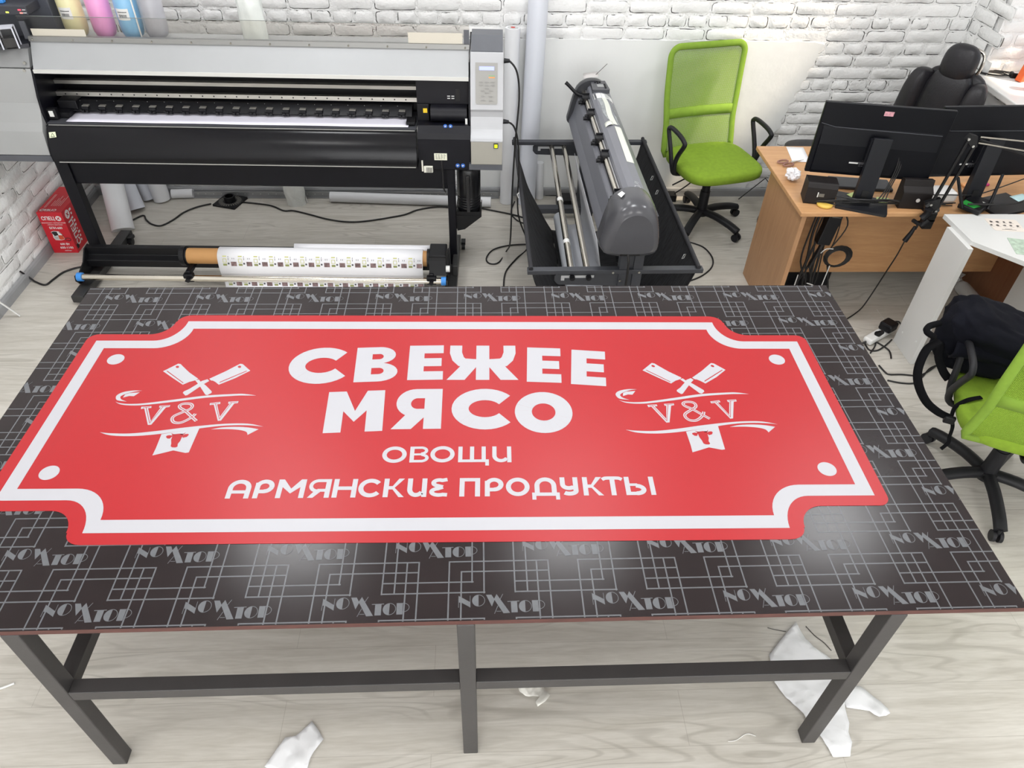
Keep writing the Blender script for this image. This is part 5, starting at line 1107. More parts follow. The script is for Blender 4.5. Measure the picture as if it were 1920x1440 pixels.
for a, b in (((1745, 385), (1816, 262)), ((1757, 393), (1826, 275))):
    m = MB(); m.cyl(Q(*a, Y0), Q(*b, Y0), 0.008, n=8); m.build('lower_rod', arm, t)
m = MB()
for a in ((1739, 384), (1757, 394)): m.cyl(Q(*a, Y0-0.012), Q(*a, Y0+0.012), 0.012, n=12)
p = [Q(1735, 380, Y0-0.01), Q(1765, 372, Y0-0.01), Q(1758, 400, Y0-0.01), Q(1735, 393, Y0-0.01)]; m.add(p+[(a[0], a[1]+0.02, a[2]) for a in p], [(0, 1, 2, 3), (4, 7, 6, 5), (0, 4, 5, 1), (1, 5, 6, 2), (2, 6, 7, 3), (3, 7, 4, 0)]); m.build('base_joint', arm, t)
m = MB(); p = [Q(1812, 262, Y0-0.012), Q(1822, 253, Y0-0.012), Q(1834, 256, Y0-0.012), Q(1832, 276, Y0-0.012), Q(1822, 278, Y0-0.012)]; m.add(p+[(a[0], a[1]+0.024, a[2]) for a in p], [(0, 1, 2, 3, 4), (9, 8, 7, 6, 5)]+[(i, i+5, (i+1) % 5+5, (i+1) % 5) for i in range(5)]); ej = m.build('elbow_joint', arm, t)
for a in ((1816, 261), (1824, 274)):
    m = MB(); c = Vector(Q(*a, Y0-0.012)); m.cyl(c, c+Vector((0, -0.006, 0)), 0.0065, n=12); m.build('bolt', steel, ej)
for a in ((1745, 384), (1754, 396)):
    m = MB(); c = Vector(Q(*a, Y0-0.012)); m.cyl(c, c+Vector((0, -0.006, 0)), 0.0065, n=12); m.build('bolt', steel, t)
rodm = mat('polished_rod', (176, 170, 160), 0.22, 1.0)
for a, b, r in (((1838, 257), (1950, 268), 0.004), ((1834, 268), (1950, 288), 0.004)):
    m = MB(); m.cyl(Q(*a, Y0), Q(*b, Y0), r, n=8); m.build('upper_rod', rodm, t)
m = MB(); A, B = Vector(Q(1836, 262, Y0+0.012)), Vector(Q(1950, 300, Y0+0.012)); m.cyl(A, B, 0.006, n=8); m.build('spring', arm, t)
t = thing('microphone_clip', tuple(at(1735, 405, 'y', 2.262)), 'black clip and plug hanging below the desk edge with its cable', 'clip')
o0 = t.location.copy(); Z = lambda px, py, y=2.26: tuple(at(px, py, 'y', y)-o0)
m = MB(); m.tube([Z(1742, 392), Z(1738, 402), Z(1728, 410)], [0.022, 0.018], n=8); m.tube([Z(1740, 412), Z(1726, 424)], [0.020, 0.014], n=8); m.tube([Z(1712, 413), Z(1722, 420), Z(1738, 418)], 0.010, n=6); m.build('clip', black_pl, t)
m = MB(); m.tube([Z(1716, 425), Z(1708, 437), Z(1696, 452)], [0.008, 0.014], n=8); m.build('plug', black_pl, t)
m = MB(); m.tube([Z(1722, 420), Z(1716, 430)], 0.006, n=6); 
m.tube([tuple(p-o0) for p in (at(1696, 452, 'y', 2.26), at(1682, 478, 'z', 0.42), at(1660, 512, 'z', 0.26), at(1632, 555, 'z', 0.10), at(1616, 577, 'z', 0.03), at(1603, 588, 'z', 0.010), at(1588, 598, 'z', 0.006))], 0.004, n=6, sub=6); m.build('cable', cable_m, t)

# under the beech desk: power bricks and cable tangle
t = thing('power_adapter', (3.45, 2.45, 0.50), 'black power brick hanging under the desktop beside the side panel', 'adapter')
m = MB(); m.b6(-0.045, 0.03, -0.03, 0.02, -0.03, 0.165, bev=0.005, M=Matrix.Rotation(0.10, 4, 'Y')); bk = m.build('brick', black_pl, t)
m = MB(); m.b6(-0.03, 0.02, -0.032, -0.030, 0.14, 0.144, M=Matrix.Rotation(0.10, 4, 'Y')); m.build('label_line', mat('dim_metal', (120, 118, 112), 0.4, 0.6), bk)
m = MB(); m.tube([(0.0, 0, 0.165), (0.005, 0.0, 0.20)], 0.010, n=6); m.tube([(-0.035, 0, 0.165), (-0.03, 0.0, 0.20)], 0.006, n=6); m.tube([(0, 0, -0.03), (-0.01, 0, -0.10), (-0.02, 0.02, -0.2)], 0.010, n=6); m.build('leads', cable_m, t)
t = thing('cable_tangle', (3.46, 2.50, 0.0), 'tangle of black cables with white ties under the left of the beech desk', 'cables')
m = MB(); R = random.Random(9)
for k in range(10):
    x = R.uniform(-0.09, 0.03); m.tube([(x+R.uniform(-.01, .01), -0.02, 0.70), (x+R.uniform(-.03, .03), -0.03, 0.52), (x+R.uniform(-.05, .02), -0.02, 0.33), (x*0.5+R.uniform(-.04, .04), 0.0, 0.16), (x+R.uniform(-.05, .08), 0.04, 0.04), (R.uniform(-.05, .14), 0.08, 0.012)], R.choice((0.004, 0.005, 0.007)), n=6, sub=4)
for k in range(5): m.tube([(0.105+(0.055+0.006*k)*math.cos(a)+0.003*k, -0.04+0.004*k, 0.365+(0.052+0.004*k)*math.sin(a)) for a in [i*math.pi/8 for i in range(16)]], 0.0042, n=6, closed=True)
m.tube([(0.03, -0.03, 0.68), (0.10, -0.035, 0.57), (0.05, -0.035, 0.42)], 0.004, n=6, sub=5); m.tube([(0.05, -0.03, 0.66), (0.06, -0.035, 0.52), (0.055, -0.035, 0.42)], 0.0035, n=6, sub=5); m.tube([(0.07, -0.035, 0.31), (0.11, -0.03, 0.2), (0.15, 0.0, 0.09), (0.13, 0.02, 0.02), (0.07, 0.03, 0.03)], 0.0045, n=6, sub=5)
m.build('cables', cable_m, t)
m = MB(); m.tube([(0.0, -0.045, 0.40), (0.02, -0.05, 0.43), (0.06, -0.05, 0.43)], 0.003, n=5, sub=4); m.tube([(0.075, -0.05, 0.32), (0.07, -0.05, 0.18), (0.065, -0.04, 0.08)], 0.003, n=5); m.tube([(-0.02, -0.045, 0.20), (0.03, -0.05, 0.18), (0.09, -0.04, 0.10)], 0.003, n=5, sub=4); m.tube([(-0.09, -0.05, 0.26), (-0.092, -0.05, 0.09)], 0.003, n=5); m.build('cable_tie', white_pl, t)
t = thing('computer_tower', (3.52, 2.81, 0.0), 'black computer case standing on the floor behind the cable tangle', 'computer')
m = MB(); m.b6(-0.10, 0.16, -0.16, 0.14, 0.0, 0.20, bev=0.006); m.build('case', black_pl, t)

# ------------------------------------------------------------------ on and under the white desk
t = thing('sticker_sheet', (4.18, 2.152, 0.7503), 'cream card with rows of small black drawings on the white desk', 'card', rz=math.radians(-6))
m = MB(); m.prism([(-0.074, -0.052), (-0.066, -0.06), (0.07, -0.06), (0.078, -0.05), (0.078, 0.05), (0.07, 0.058), (-0.072, 0.058), (-0.08, 0.05)], lambda u, v, h: (u, v, h), 0.0, 0.001); cd = m.build('card', mat('cream_card', (232, 222, 212), 0.5), t)
m = MB(); R = random.Random(6)
for i in range(2):
    for j in range(4+i):
        x = -0.058+j*0.032-0.012*i; y = 0.028-i*0.035; p = [(x+R.uniform(.004, .011)*math.cos(a), y+R.uniform(.004, .011)*math.sin(a)) for a in [k*.9 for k in range(7)]]
        m.flat(p, lambda u, v: (u, v, 0.0014)); m.flat([(x-.01, y-.014), (x+.01, y-.014), (x+.01, y-.0125), (x-.01, y-.0125)], lambda u, v: (u, v, 0.0014))
for k, w in enumerate((.018, .035)): m.flat([(-w, -.042-.007*k), (w, -.042-.007*k), (w, -.0395-.007*k), (-w, -.0395-.007*k)], lambda u, v: (u, v, 0.0014))
m.build('drawings', mat('sketch_black', (52, 46, 46), 0.5), cd, nrm=False)['kind'] = 'stuff'
t = thing('green_leaflet', (4.17, 1.935, 0.7503), 'pale green printed leaflet at the edge of the white desk', 'leaflet', rz=math.radians(-14))
m = MB(); m.b6(-0.07, 0.085, -0.07, 0.08, 0, 0.0012); m.build('paper', mat('pale_green_print', (176, 194, 176), 0.5, var=0.25, vscale=45), t)
t = thing('plastic_bottles_bag', (4.50, 2.58, 0.0), 'clear plastic bottles in a bag under the white desk', 'plastic bottle')
m = MB(); M = Matrix.Translation((0.02, -0.10, 0.045)) @ Matrix.Rotation(math.pi/2, 4, 'X'); m.lathe([(0.04, -0.16), (0.044, -0.14), (0.044, -0.02), (0.040, 0.0), (0.044, 0.02), (0.040, 0.07), (0.016, 0.11), (0.015, 0.13)], n=20, M=M); m.build('bottle_body', film, t)
crumple('crumpled_plastic', (4.49, 2.75, 0.0), (0.07, 0.09, 0.06), film, 'crumpled clear plastic film lying under the white desk', 'plastic', 12)
crumple('crumpled_plastic', (4.45, 2.42, 0.0), (0.05, 0.06, 0.04), film, 'small crumpled clear wrapper beside the bottle under the white desk', 'plastic', 14)

# power strip on the floor
t = thing('power_strip', (3.80, 2.185, 0.0), 'white power strip with black plugs on the floor beside the table corner', 'power strip', rz=math.radians(33))
m = MB(); m.b6(-0.085, 0.16, -0.028, 0.028, 0.002, 0.040, bev=0.012); m.build('body', white_pl, t)
m = MB(); m.cyl((-0.005, -0.006, 0.04), (-0.012, -0.03, 0.075), 0.019, 0.012, n=12); m.build('plug', black_pl, t)
m = MB(); m.b6(0.045, 0.125, -0.045, 0.03, 0.04, 0.09, bev=0.010); m.build('adapter', black_pl, t)
m = MB(); m.tube([(-0.09, 0, 0.02), (-0.13, 0.02, 0.008), (-0.16, 0.08, 0.006), (-0.20, 0.13, 0.006)], 0.006, n=6, sub=4); m.build('lead', cable_m, t)
def floor_cable(name, pix_pts, label, r=0.0045, z=0.005, white=False):
    P = [at(q[0], q[1], 'z', q[2] if len(q) > 2 else z) for q in pix_pts]; o = P[0].copy(); o.z = 0; t = thing(name, tuple(o), label, 'cable')
    m = MB(); m.tube([tuple(p-o) for p in P], r, n=6, sub=6); m.build('cable', white_pl if white else cable_m, t); return t
floor_cable('floor_cable', [(1643, 640), (1640, 650), (1632, 662)], 'short black plug lead running from the power strip under the table')
floor_cable('floor_cable', [(1645, 642), (1655, 648), (1666, 656), (1670, 664), (1671, 672)], 'black lead with a bare plug end in front of the white desk panel')
floor_cable('floor_cable', [(1622, 645), (1630, 656), (1645, 657), (1660, 648), (1672, 637)], 'black lead looping under the power strip')
floor_cable('floor_cable', [(1665, 612), (1675, 604), (1685, 603), (1689, 608)], 'black lead arching from the power strip to the white panel')
floor_cable('floor_cable', [(1648, 685), (1660, 698), (1668, 702), (1690, 702), (1720, 704), (1738, 698), (1765, 680), (1795, 672)], 'black cable on the floor below the white desk panel')
floor_cable('floor_cable', [(1664, 713), (1690, 718), (1715, 718), (1730, 706), (1745, 690), (1770, 682), (1800, 678)], 'second black cable on the floor nearer the backpack chair')
floor_cable('floor_cable', [(1644, 580), (1652, 592), (1664, 608)], 'thin white thread across the grey floor by the power strip', 0.0012, 0.003, True)
# ------------------------------------------------------------------ black leather chair behind the desk
leather = mat('black_leather', (34, 33, 37), 0.42, var=0.10, vscale=6, spec=0.35, bump=0.15, bscale=120)
chrome = mat('chair_chrome', (205, 200, 192), 0.2, 1.0)
t = thing('leather_chair', (4.215, 3.25, 0), 'black leather executive chair with headrest behind the monitors', 'chair', rz=math.radians(124))
def pad(name, c, r, rx=0.0, rz=0.0, e=0.6, par=None, seam=True):
    m = MB(); M = Matrix.Translation(c) @ Matrix.Rotation(rz, 4, 'Z') @ Matrix.Rotation(rx, 4, 'X'); m.ell((0, 0, 0), r, 28, 16, M=M, e=e); return m.build(name, leather, par or t)
pad('seat', (0, 0.06, 0.47), (0.27, 0.26, 0.07))
pad('back_cushion', (0.0, -0.20, 0.80), (0.145, 0.075, 0.29), 0.10)
pad('back_wing', (-0.180, -0.185, 0.79), (0.065, 0.085, 0.27), 0.10, 0.35); pad('back_wing', (0.180, -0.185, 0.79), (0.065, 0.085, 0.27), 0.10, -0.35)
pad('back_shell', (0.0, -0.255, 0.80), (0.215, 0.05, 0.29), 0.10)
pad('headrest', (0.0, -0.225, 1.125), (0.100, 0.058, 0.108), 0.14, e=0.75)
m = MB(); m.tube([(-0.09, -0.275, 1.05), (-0.105, -0.278, 1.12), (-0.08, -0.285, 1.195), (0.08, -0.285, 1.195), (0.105, -0.278, 1.12), (0.09, -0.275, 1.05)], 0.010, n=8, sub=4); m.b6(-0.04, 0.04, -0.31, -0.275, 0.95, 1.16, bev=0.008); m.build('headrest_bracket', chrome, t)
for s_ in (-1, 1):
    m = MB(); m.tube([(s_*0.30, -0.15, 0.62), (s_*0.315, 0.0, 0.66), (s_*0.315, 0.22, 0.655), (s_*0.31, 0.30, 0.62)], 0.036, n=10, sub=4, flat=0.7); ar = m.build('armrest', leather, t)
    m = MB(); m.tube([(s_*0.29, 0.16, 0.46), (s_*0.32, 0.18, 0.55), (s_*0.315, 0.16, 0.64)], 0.016, n=8, sub=3); m.build('arm_support', chrome, ar)
m = MB(); m.cyl((0, 0, 0.09), (0, 0, 0.41), 0.03, n=16); m.build('gas_column', chair_black, t)
for k in range(5):
    a = math.radians(72*k); m = MB(); m.tube([(0, 0, 0.11), (0.16*math.cos(a), 0.16*math.sin(a), 0.11), (0.31*math.cos(a), 0.31*math.sin(a), 0.07)], 0.024, n=8, sub=3); lg = m.build('base_leg', chair_black, t)
    m = MB(); m.cyl((0.31*math.cos(a)-0.02*math.sin(a), 0.31*math.sin(a)+0.02*math.cos(a), 0.027), (0.31*math.cos(a)+0.02*math.sin(a), 0.31*math.sin(a)-0.02*math.cos(a), 0.027), 0.027, n=14); m.build('caster', chair_black, lg)
t = thing('leather_stool', (3.70, 3.46, 0), 'low black padded stool half hidden behind the left monitor', 'stool')
m = MB(); m.ell((0, 0, 0.535), (0.15, 0.13, 0.05), 24, 12, e=0.6); m.build('seat', leather, t)
m = MB(); m.cyl((0, 0, 0.02), (0, 0, 0.50), 0.03, n=14); m.lathe([(0.20, 0), (0.20, 0.015), (0.05, 0.03)], n=28); m.build('base', chair_black, t)

# ------------------------------------------------------------------ backpack on the nearer green chair
navy = mat('navy_black_fabric', (13, 14, 22), 0.9, spec=0.15, var=0.2, vscale=10, bump=0.25, bscale=25)
strap_m = mat('black_webbing', (11, 11, 14), 0.9, spec=0.15)
t = thing('backpack', (3.765, 1.40, 0.50), 'dark navy backpack slumped on the green chair, straps hanging down', 'backpack', rz=math.radians(-25))
bm = bmesh.new(); bmesh.ops.create_icosphere(bm, subdivisions=5, radius=1)
from mathutils import noise
for v in bm.verts:
    p = v.co.normalized(); q = Vector([math.copysign(abs(c)**0.72, c) for c in p])
    f = 1+0.22*noise.noise(p*1.6+Vector((3, 1, 2)))+0.07*noise.noise(p*4.0)+0.06*(1-abs(noise.noise(Vector((p.x*3.2+p.z*2, p.y*2.0, p.z*3)))))**3
    z = q.z*(0.150-0.05*q.x)*f
    v.co = Vector((q.x*0.205*f, q.y*0.150*f-0.03*max(0, q.z), max(z, -0.120)+0.1205))
m = MB(); m.bm(bm, smooth=True); bag = m.build('bag_body', navy, t)
m = MB(); m.grid(lambda u, v: (lambda a: (-0.02+0.155*math.cos(a)*(1-0.02*v), -0.13-0.035*math.sin(v*3.14), 0.06+0.085*v+0.03*math.sin(a)))(math.pi*(0.15+0.7*u)), 14, 6); m.build('front_pocket', navy, t, solid=0.01)
def wp(px, py, z):                                   # world -> local
    return None
bpm = Matrix.Translation((3.765, 1.40, 0.50)) @ Matrix.Rotation(math.radians(-25), 4, 'Z'); bpi = bpm.inverted()
def S(px, py, z): return tuple(bpi @ at(px, py, 'z', z))
def strap(pts, r, name='strap', flat=0.28):
    m = MB(); m.tube([S(*p) for p in pts], r, n=8, sub=6, flat=flat); return m.build(name, strap_m, t)
strap([(1762, 640, .66), (1738, 655, .63), (1722, 690, .56), (1722, 720, .51), (1736, 752, .46), (1758, 772, .43), (1778, 782, .41)], 0.019, 'shoulder_strap', 0.4)
strap([(1765, 640, .62), (1760, 668, .57), (1768, 695, .53), (1778, 710, .50)], 0.018, 'shoulder_strap', 0.4)
strap([(1840, 745, .505), (1815, 750, .50), (1792, 762, .46), (1784, 780, .42)], 0.011)
strap([(1784, 782, .41), (1786, 800, .38), (1780, 820, .33), (1778, 830, .31), (1764, 842, .28)], 0.010)
m = MB(); c = Vector(S(1780, 787, .405)); m.b6(c.x-0.022, c.x+0.022, c.y-0.010, c.y+0.010, c.z-0.018, c.z+0.018, bev=0.005); m.build('buckle', black_pl, t)
m = MB(); m.tube([S(1752, 632, .68), S(1738, 622, .70), (S(1742, 612, .70)), S(1762, 606, .70)], 0.014, n=8, sub=4); m.build('grab_handle', strap_m, t)

# ------------------------------------------------------------------ red carton by the left wall
red_m = mat('red_carton', (204, 32, 46), 0.45, var=0.04, vscale=5)
t = thing('red_carton', (-1.142, 3.113, 0), 'red and white printed carton of a paint sprayer on the floor against the left wall', 'box')
BW, BD, BH = 0.150, 0.335, 0.285
m = MB(); m.b6(0, BW, 0, BD, 0, BH, bev=0.002); bx_ = m.build('carton', red_m, t)
wp_ = mat('white_carton_print', (236, 232, 232), 0.5); dk_ = mat('dark_carton_print', (34, 30, 32), 0.5); or_ = mat('orange_carton_print', (214, 84, 52), 0.5); gy_ = mat('grey_carton_print', (186, 188, 186), 0.5)
F = lambda x, z: (lambda u, v: (x+u, -0.0006, z+v))
Tp = lambda x, y: (lambda u, v: (x-u, y-v, BH+0.0006))
Sd = lambda y, z: (lambda u, v: (BW+0.0006, y-v, z+u))
m = MB()
put_text(m, 'СПЕЦ', 0.033, F(0.055, 0.233), 0, 0.032, 'CENTER', 0.86)
for a in range(1): m.add([F(0.118, 0.244)(p[0], p[1]) for p in arcp(0, 0, 0.017, 0.017, 0, 345, 20)], [list(range(21))])
put_text(m, 'краскопульт электрический', 0.0105, F(0.078, 0.211), 0, 0.01); put_text(m, 'низкого давления', 0.0105, F(0.082, 0.198), 0, 0.01)
put_text(m, 'БПН-600', 0.020, F(0.078, 0.172), 0, 0.025); put_text(m, '600 Вт', 0.020, F(0.090, 0.058), 0, 0.025); put_text(m, '600-1100', 0.021, F(0.092, 0.032), 0, 0.02); put_text(m, 'мл/мин', 0.012, F(0.094, 0.014), 0, 0.015)
put_text(m, 'СПЕЦ', 0.030, Tp(0.068, 0.040), 0, 0.035); m.add([Tp(0.024, 0.03)(p[0], p[1]) for p in arcp(0, 0, 0.014, 0.014, 0, 345, 20)], [list(range(21))])
for k in range(2): m.add([(0.022+0.008*k, 0.06, BH+0.0006), (0.024+0.008*k, 0.06, BH+0.0006), (0.024+0.008*k, 0.23, BH+0.0006), (0.022+0.008*k, 0.23, BH+0.0006)], [(0, 1, 2, 3)])
for k in range(6): m.add([(0.055+0.011*k, 0.08, BH+0.0006), (0.057+0.011*k, 0.08, BH+0.0006), (0.057+0.011*k, 0.15+0.03*(k % 3), BH+0.0006), (0.055+0.011*k, 0.15+0.03*(k % 3), BH+0.0006)], [(0, 1, 2, 3)])
put_text(m, 'СПЕЦ', 0.062, Sd(0.078, 0.120), 0, 0.03); m.add([Sd(0.052, 0.245)(p[0], p[1]) for p in arcp(0, 0, 0.028, 0.027, 0, 345, 22)], [list(range(23))])
R = random.Random(1)
for k in range(9): m.add([(BW+0.0006, 0.085+0.004*(k % 2), 0.262-k*0.026), (BW+0.0006, 0.110-0.006*(k % 3), 0.262-k*0.026), (BW+0.0006, 0.110-0.006*(k % 3), 0.248-k*0.026), (BW+0.0006, 0.085+0.004*(k % 2), 0.248-k*0.026)], [(0, 1, 2, 3)])
m.build('white_print', wp_, bx_, nrm=False)
m = MB()
for P_, x, z, r in ((F, 0.118, 0.244, 0.008), (Tp, 0.024, 0.03, 0.0065)):
    for a, b in (((-r, -r), (r, r)), ((-r, r), (r, -r))): m.flat(ln(a, b, 0.005), lambda u, v: tuple(Vector(P_(x, z)(u, v))+(Vector((0, -.0006, 0)) if P_ is F else Vector((0, 0, .0006)))))
for a, b in (((-.012, -.012), (.012, .012)), ((-.012, .012), (.012, -.012))): m.flat(ln(a, b, 0.007), lambda u, v: tuple(Vector(Sd(0.052, 0.245)(u, v))+Vector((.0006, 0, 0))))
m.build('red_cross', red_m, bx_, nrm=False)
m = MB()                                             # picture of the sprayer
f2 = lambda u, v, o=0.0: (u, -0.0008-o, v)
m.flat([(0.036, 0.150), (0.055, 0.158), (0.085, 0.155), (0.10, 0.135), (0.104, 0.10), (0.08, 0.092), (0.045, 0.094), (0.038, 0.112), (0.042, 0.135)], lambda u, v: f2(u, v), 0)
m.flat([(0.037, 0.148), (0.055, 0.155), (0.073, 0.152), (0.075, 0.128), (0.050, 0.122), (0.044, 0.136)], lambda u, v: f2(u, v, .0003), 1)
m.flat([(0.042, 0.122), (0.070, 0.120), (0.068, 0.097), (0.046, 0.097)], lambda u, v: f2(u, v, .0004), 2)
m.flat([(0.072, 0.128), (0.100, 0.128), (0.103, 0.102), (0.080, 0.095), (0.070, 0.10)], lambda u, v: f2(u, v, .0005), 3)
for q in stroke(arcp(0.122, 0.098, 0.017, 0.010, 0, 345, 18), 0.004, True)+stroke([(0.084, 0.150), (0.098, 0.135), (0.106, 0.112)], 0.003): m.flat(q, lambda u, v: f2(u, v, .0006), 1)
m.build('sprayer_picture', [wp_, dk_, gy_, or_], bx_, nrm=False)
m = MB(); m.add([(BW+0.0006, 0.012, 0.052), (BW+0.0006, 0.040, 0.052), (BW+0.0006, 0.040, 0.022), (BW+0.0006, 0.012, 0.022)], [(0, 1, 2, 3)]); m.build('black_mark', dk_, bx_, nrm=False)
m = MB()
for q in stroke(arcp(0.275, 0.155, 0.028, 0.032, 0, 345, 18), 0.016, True): m.add([(BW+0.0006, a, b) for a, b in q], [(0, 1, 2, 3)])
m.build('nozzle_picture', dk_, bx_, nrm=False)
for q in (((.25, .232), (.29, .25)), ((.29, .06), (.32, .075))):
    m = MB(); m.add([(BW+0.0008, q[0][0], q[0][1]), (BW+0.0008, q[1][0], q[0][1]), (BW+0.0008, q[1][0], q[1][1]), (BW+0.0008, q[0][0], q[1][1])], [(0, 1, 2, 3)]); m.build('white_mark', wp_, bx_, nrm=False)

# ------------------------------------------------------------------ rolls and tubes along the back wall
roll_w = mat('white_roll', (228, 229, 232), 0.42, var=0.02, vscale=3); roll_b = mat('bluish_white_roll', (218, 221, 230), 0.42)
kraft = mat('kraft_core', (176, 150, 116), 0.7)
def leaning(name, a, b, r, m_, label, core=False, gr='rolls leaning at the back wall'):
    a, b = Vector(a), Vector(b); t = thing(name, tuple(a), label, 'roll', gr)
    m = MB(); m.cyl((0, 0, 0), b-a, r, n=32); m.build('roll', m_, t)
    if core:
        d = (b-a).normalized(); m = MB(); m.cyl((b-a)-d*0.001, (b-a)+d*0.0015, r*0.72, n=28); c = m.build('end_cap', mat('grey_end', (196, 198, 198), 0.45), t)
        m = MB(); m.cyl((b-a)-d*0.001, (b-a)+d*0.003, r*0.30, n=20); m.build('red_mark', mat('red_mark', (196, 56, 50), 0.5), c)
    return t
leaning('vinyl_roll', (1.752, 3.790, 0.001), (1.775, 3.825, 1.165), 0.047, roll_w, 'white vinyl roll standing upright just right of the printer, sticker on its top end', True)
leaning('vinyl_roll', (1.895, 3.785, 0.001), (1.935, 3.835, 1.75), 0.062, roll_b, 'tall bluish white roll standing against the wall behind the cutter')
leaning('vinyl_roll', (1.995, 3.855, 0.001), (1.985, 3.862, 0.27), 0.030, roll_w, 'short white tube standing at the foot of the tall bluish roll')
leaning('vinyl_roll', (-0.80, 3.37, 0.012), (-0.94, 3.80, 0.55), 0.070, roll_w, 'wide white roll leaning to the wall, nearest to the left printer leg')
leaning('vinyl_roll', (-0.81, 3.655, 0.012), (-0.93, 3.825, 0.42), 0.058, roll_b, 'bluish white roll leaning behind the widest roll under the printer')
leaning('vinyl_roll', (-0.775, 3.815, 0.010), (-0.825, 3.845, 0.26), 0.045, roll_b, 'narrow bluish roll standing third from the left printer leg')
leaning('vinyl_roll', (-0.685, 3.81, 0.006), (-0.73, 3.835, 0.50), 0.058, roll_w, 'creamy white roll standing near the fan-shaped black bracket', gr='rolls leaning at the back wall')
t = thing('cardboard_tube', (0.50, 3.795, 0.0), 'long white tube lying on the floor under the printer', 'tube')
m = MB(); m.cyl((0.0, 0.0, 0.036), (1.14, -0.075, 0.036), 0.0355, n=28); m.build('tube', roll_w, t)
t = thing('vinyl_roll', (-0.62, 3.84, 0.0), 'short white roll lying along the baseboard under the printer', 'roll')
m = MB(); m.cyl((0.0, 0.0, 0.033), (0.145, 0.01, 0.033), 0.031, n=24); m.build('roll', roll_w, t)
t = thing('wrapped_roll', (0.265, 3.77, 0.0), 'white roll wrapped in crinkled clear plastic under the middle of the printer', 'roll')
m = MB(); R = random.Random(7); m.grid(lambda u, v: ((0.068+0.004*math.sin(u*43+v*9)+0.003*math.sin(u*88-v*17))*math.cos(u*6.28318)-0.03*v, (0.060+0.004*math.sin(u*37+v*13))*math.sin(u*6.28318)+0.03*v, v*0.36), 48, 12); m.build('wrap', mat('crinkled_wrap', (226, 228, 224), 0.25, var=0.05, vscale=20, bump=0.5, bscale=40), t)
t = thing('metal_profile', (-0.55, 3.855, 0.0), 'grey perforated metal strip lying along the back baseboard', 'metal strip')
m = MB(); m.b6(0, 2.25, 0, 0.012, 0.0, 0.040); m.b6(0, 2.25, -0.020, 0.0, 0.0, 0.006); pf_ = m.build('strip', mat('dull_aluminium', (156, 157, 158), 0.4, 0.5, var=0.1), t)
m = MB()
for i in range(40): m.cyl((0.05+i*0.055, -0.0003, 0.025), (0.05+i*0.055, -0.001, 0.025), 0.003, n=6)
m.build('hole', mat('hole_light', (214, 214, 212), 0.5), pf_)['kind'] = 'stuff'
# black square bracket with a fan of slots and a collar
t = thing('vent_bracket', (-0.204, 3.778, 0.0), 'black square plastic plate with radial slots and a round collar on the floor', 'bracket', rz=math.radians(-18))
m = MB(); s_ = 0.087
m.prism([(-s_, -s_), (s_, -s_), (s_, s_), (-s_, s_)], lambda u, v, h: (u, v, h), 0.0, 0.012); pb_ = m.build('plate', black_pl, t, bev=0.004)
m = MB()
for i in range(26):
    a0 = math.radians(i*360/26); a1 = math.radians(i*360/26+7)
    m.add([(0.048*math.cos(a0), 0.048*math.sin(a0), 0.0124), (0.078*math.cos(a0), 0.078*math.sin(a0), 0.0124), (0.078*math.cos(a1), 0.078*math.sin(a1), 0.0124), (0.048*math.cos(a1), 0.048*math.sin(a1), 0.0124)], [(0, 1, 2, 3)])
m.build('slot', mat('slot_floor_grey', (120, 118, 112), 0.6), pb_, nrm=False)['kind'] = 'stuff'
m = MB(); n = 28
for r0, r1, z0, z1 in ((0.040, 0.038, 0.012, 0.050), (0.030, 0.030, 0.012, 0.050)): m.cyl((0, 0, z0), (0, 0, z1), r0, r1, n=n, caps=False)
m.add([(0.038*math.cos(a), 0.038*math.sin(a), 0.05) for a in [i*2*math.pi/n for i in range(n)]]+[(0.030*math.cos(a), 0.030*math.sin(a), 0.05) for a in [i*2*math.pi/n for i in range(n)]], [(i, (i+1) % n, n+(i+1) % n, n+i) for i in range(n)]); m.build('collar', black_pl, t)

# ------------------------------------------------------------------ cables on the floor around the printer and the cutter
floor_cable('floor_cable', [(226, 441), (230, 428), (245, 415), (268, 404), (274, 412), (284, 420), (302, 423), (325, 412), (345, 398), (370, 388), (396, 382)], 'black cable running from the printer foot to the square black plate', 0.006, 0.006)
floor_cable('floor_cable', [(455, 379), (485, 382), (510, 386), (532, 395), (550, 395), (580, 402), (610, 410), (640, 415), (670, 416), (705, 412), (735, 407), (760, 402), (785, 393), (820, 388), (850, 389), (890, 389), (920, 394), (960, 402), (985, 409)], 'long black cable snaking over the floor below the printer', 0.006, 0.006)
floor_cable('floor_cable', [(38, 509, 0.09), (50, 517, 0.04), (60, 524, 0.015), (68, 529), (85, 534), (100, 524), (118, 511), (140, 503), (156, 500)], 'black cable curving from the left wall to the printer foot', 0.006, 0.006)
def free_cable(name, pts, label, r=0.005):
    o = Vector(pts[0]); t = thing(name, tuple(o), label, 'cable'); m = MB(); m.tube([tuple(Vector(p)-o) for p in pts], r, n=6, sub=6)
    d = (Vector(pts[1])-o).normalized(); m2 = MB(); m2.cyl((0, 0, 0), tuple(d*0.03), 0.013, 0.009, n=10); m2.build('plug', black_pl, t); m.build('cable', cable_m, t)
w = lambda x, y, z: tuple(PR.matrix_world @ Vector((x, y, z)))
fl_ = lambda px, py: tuple(at(px, py, 'z', 0.006))
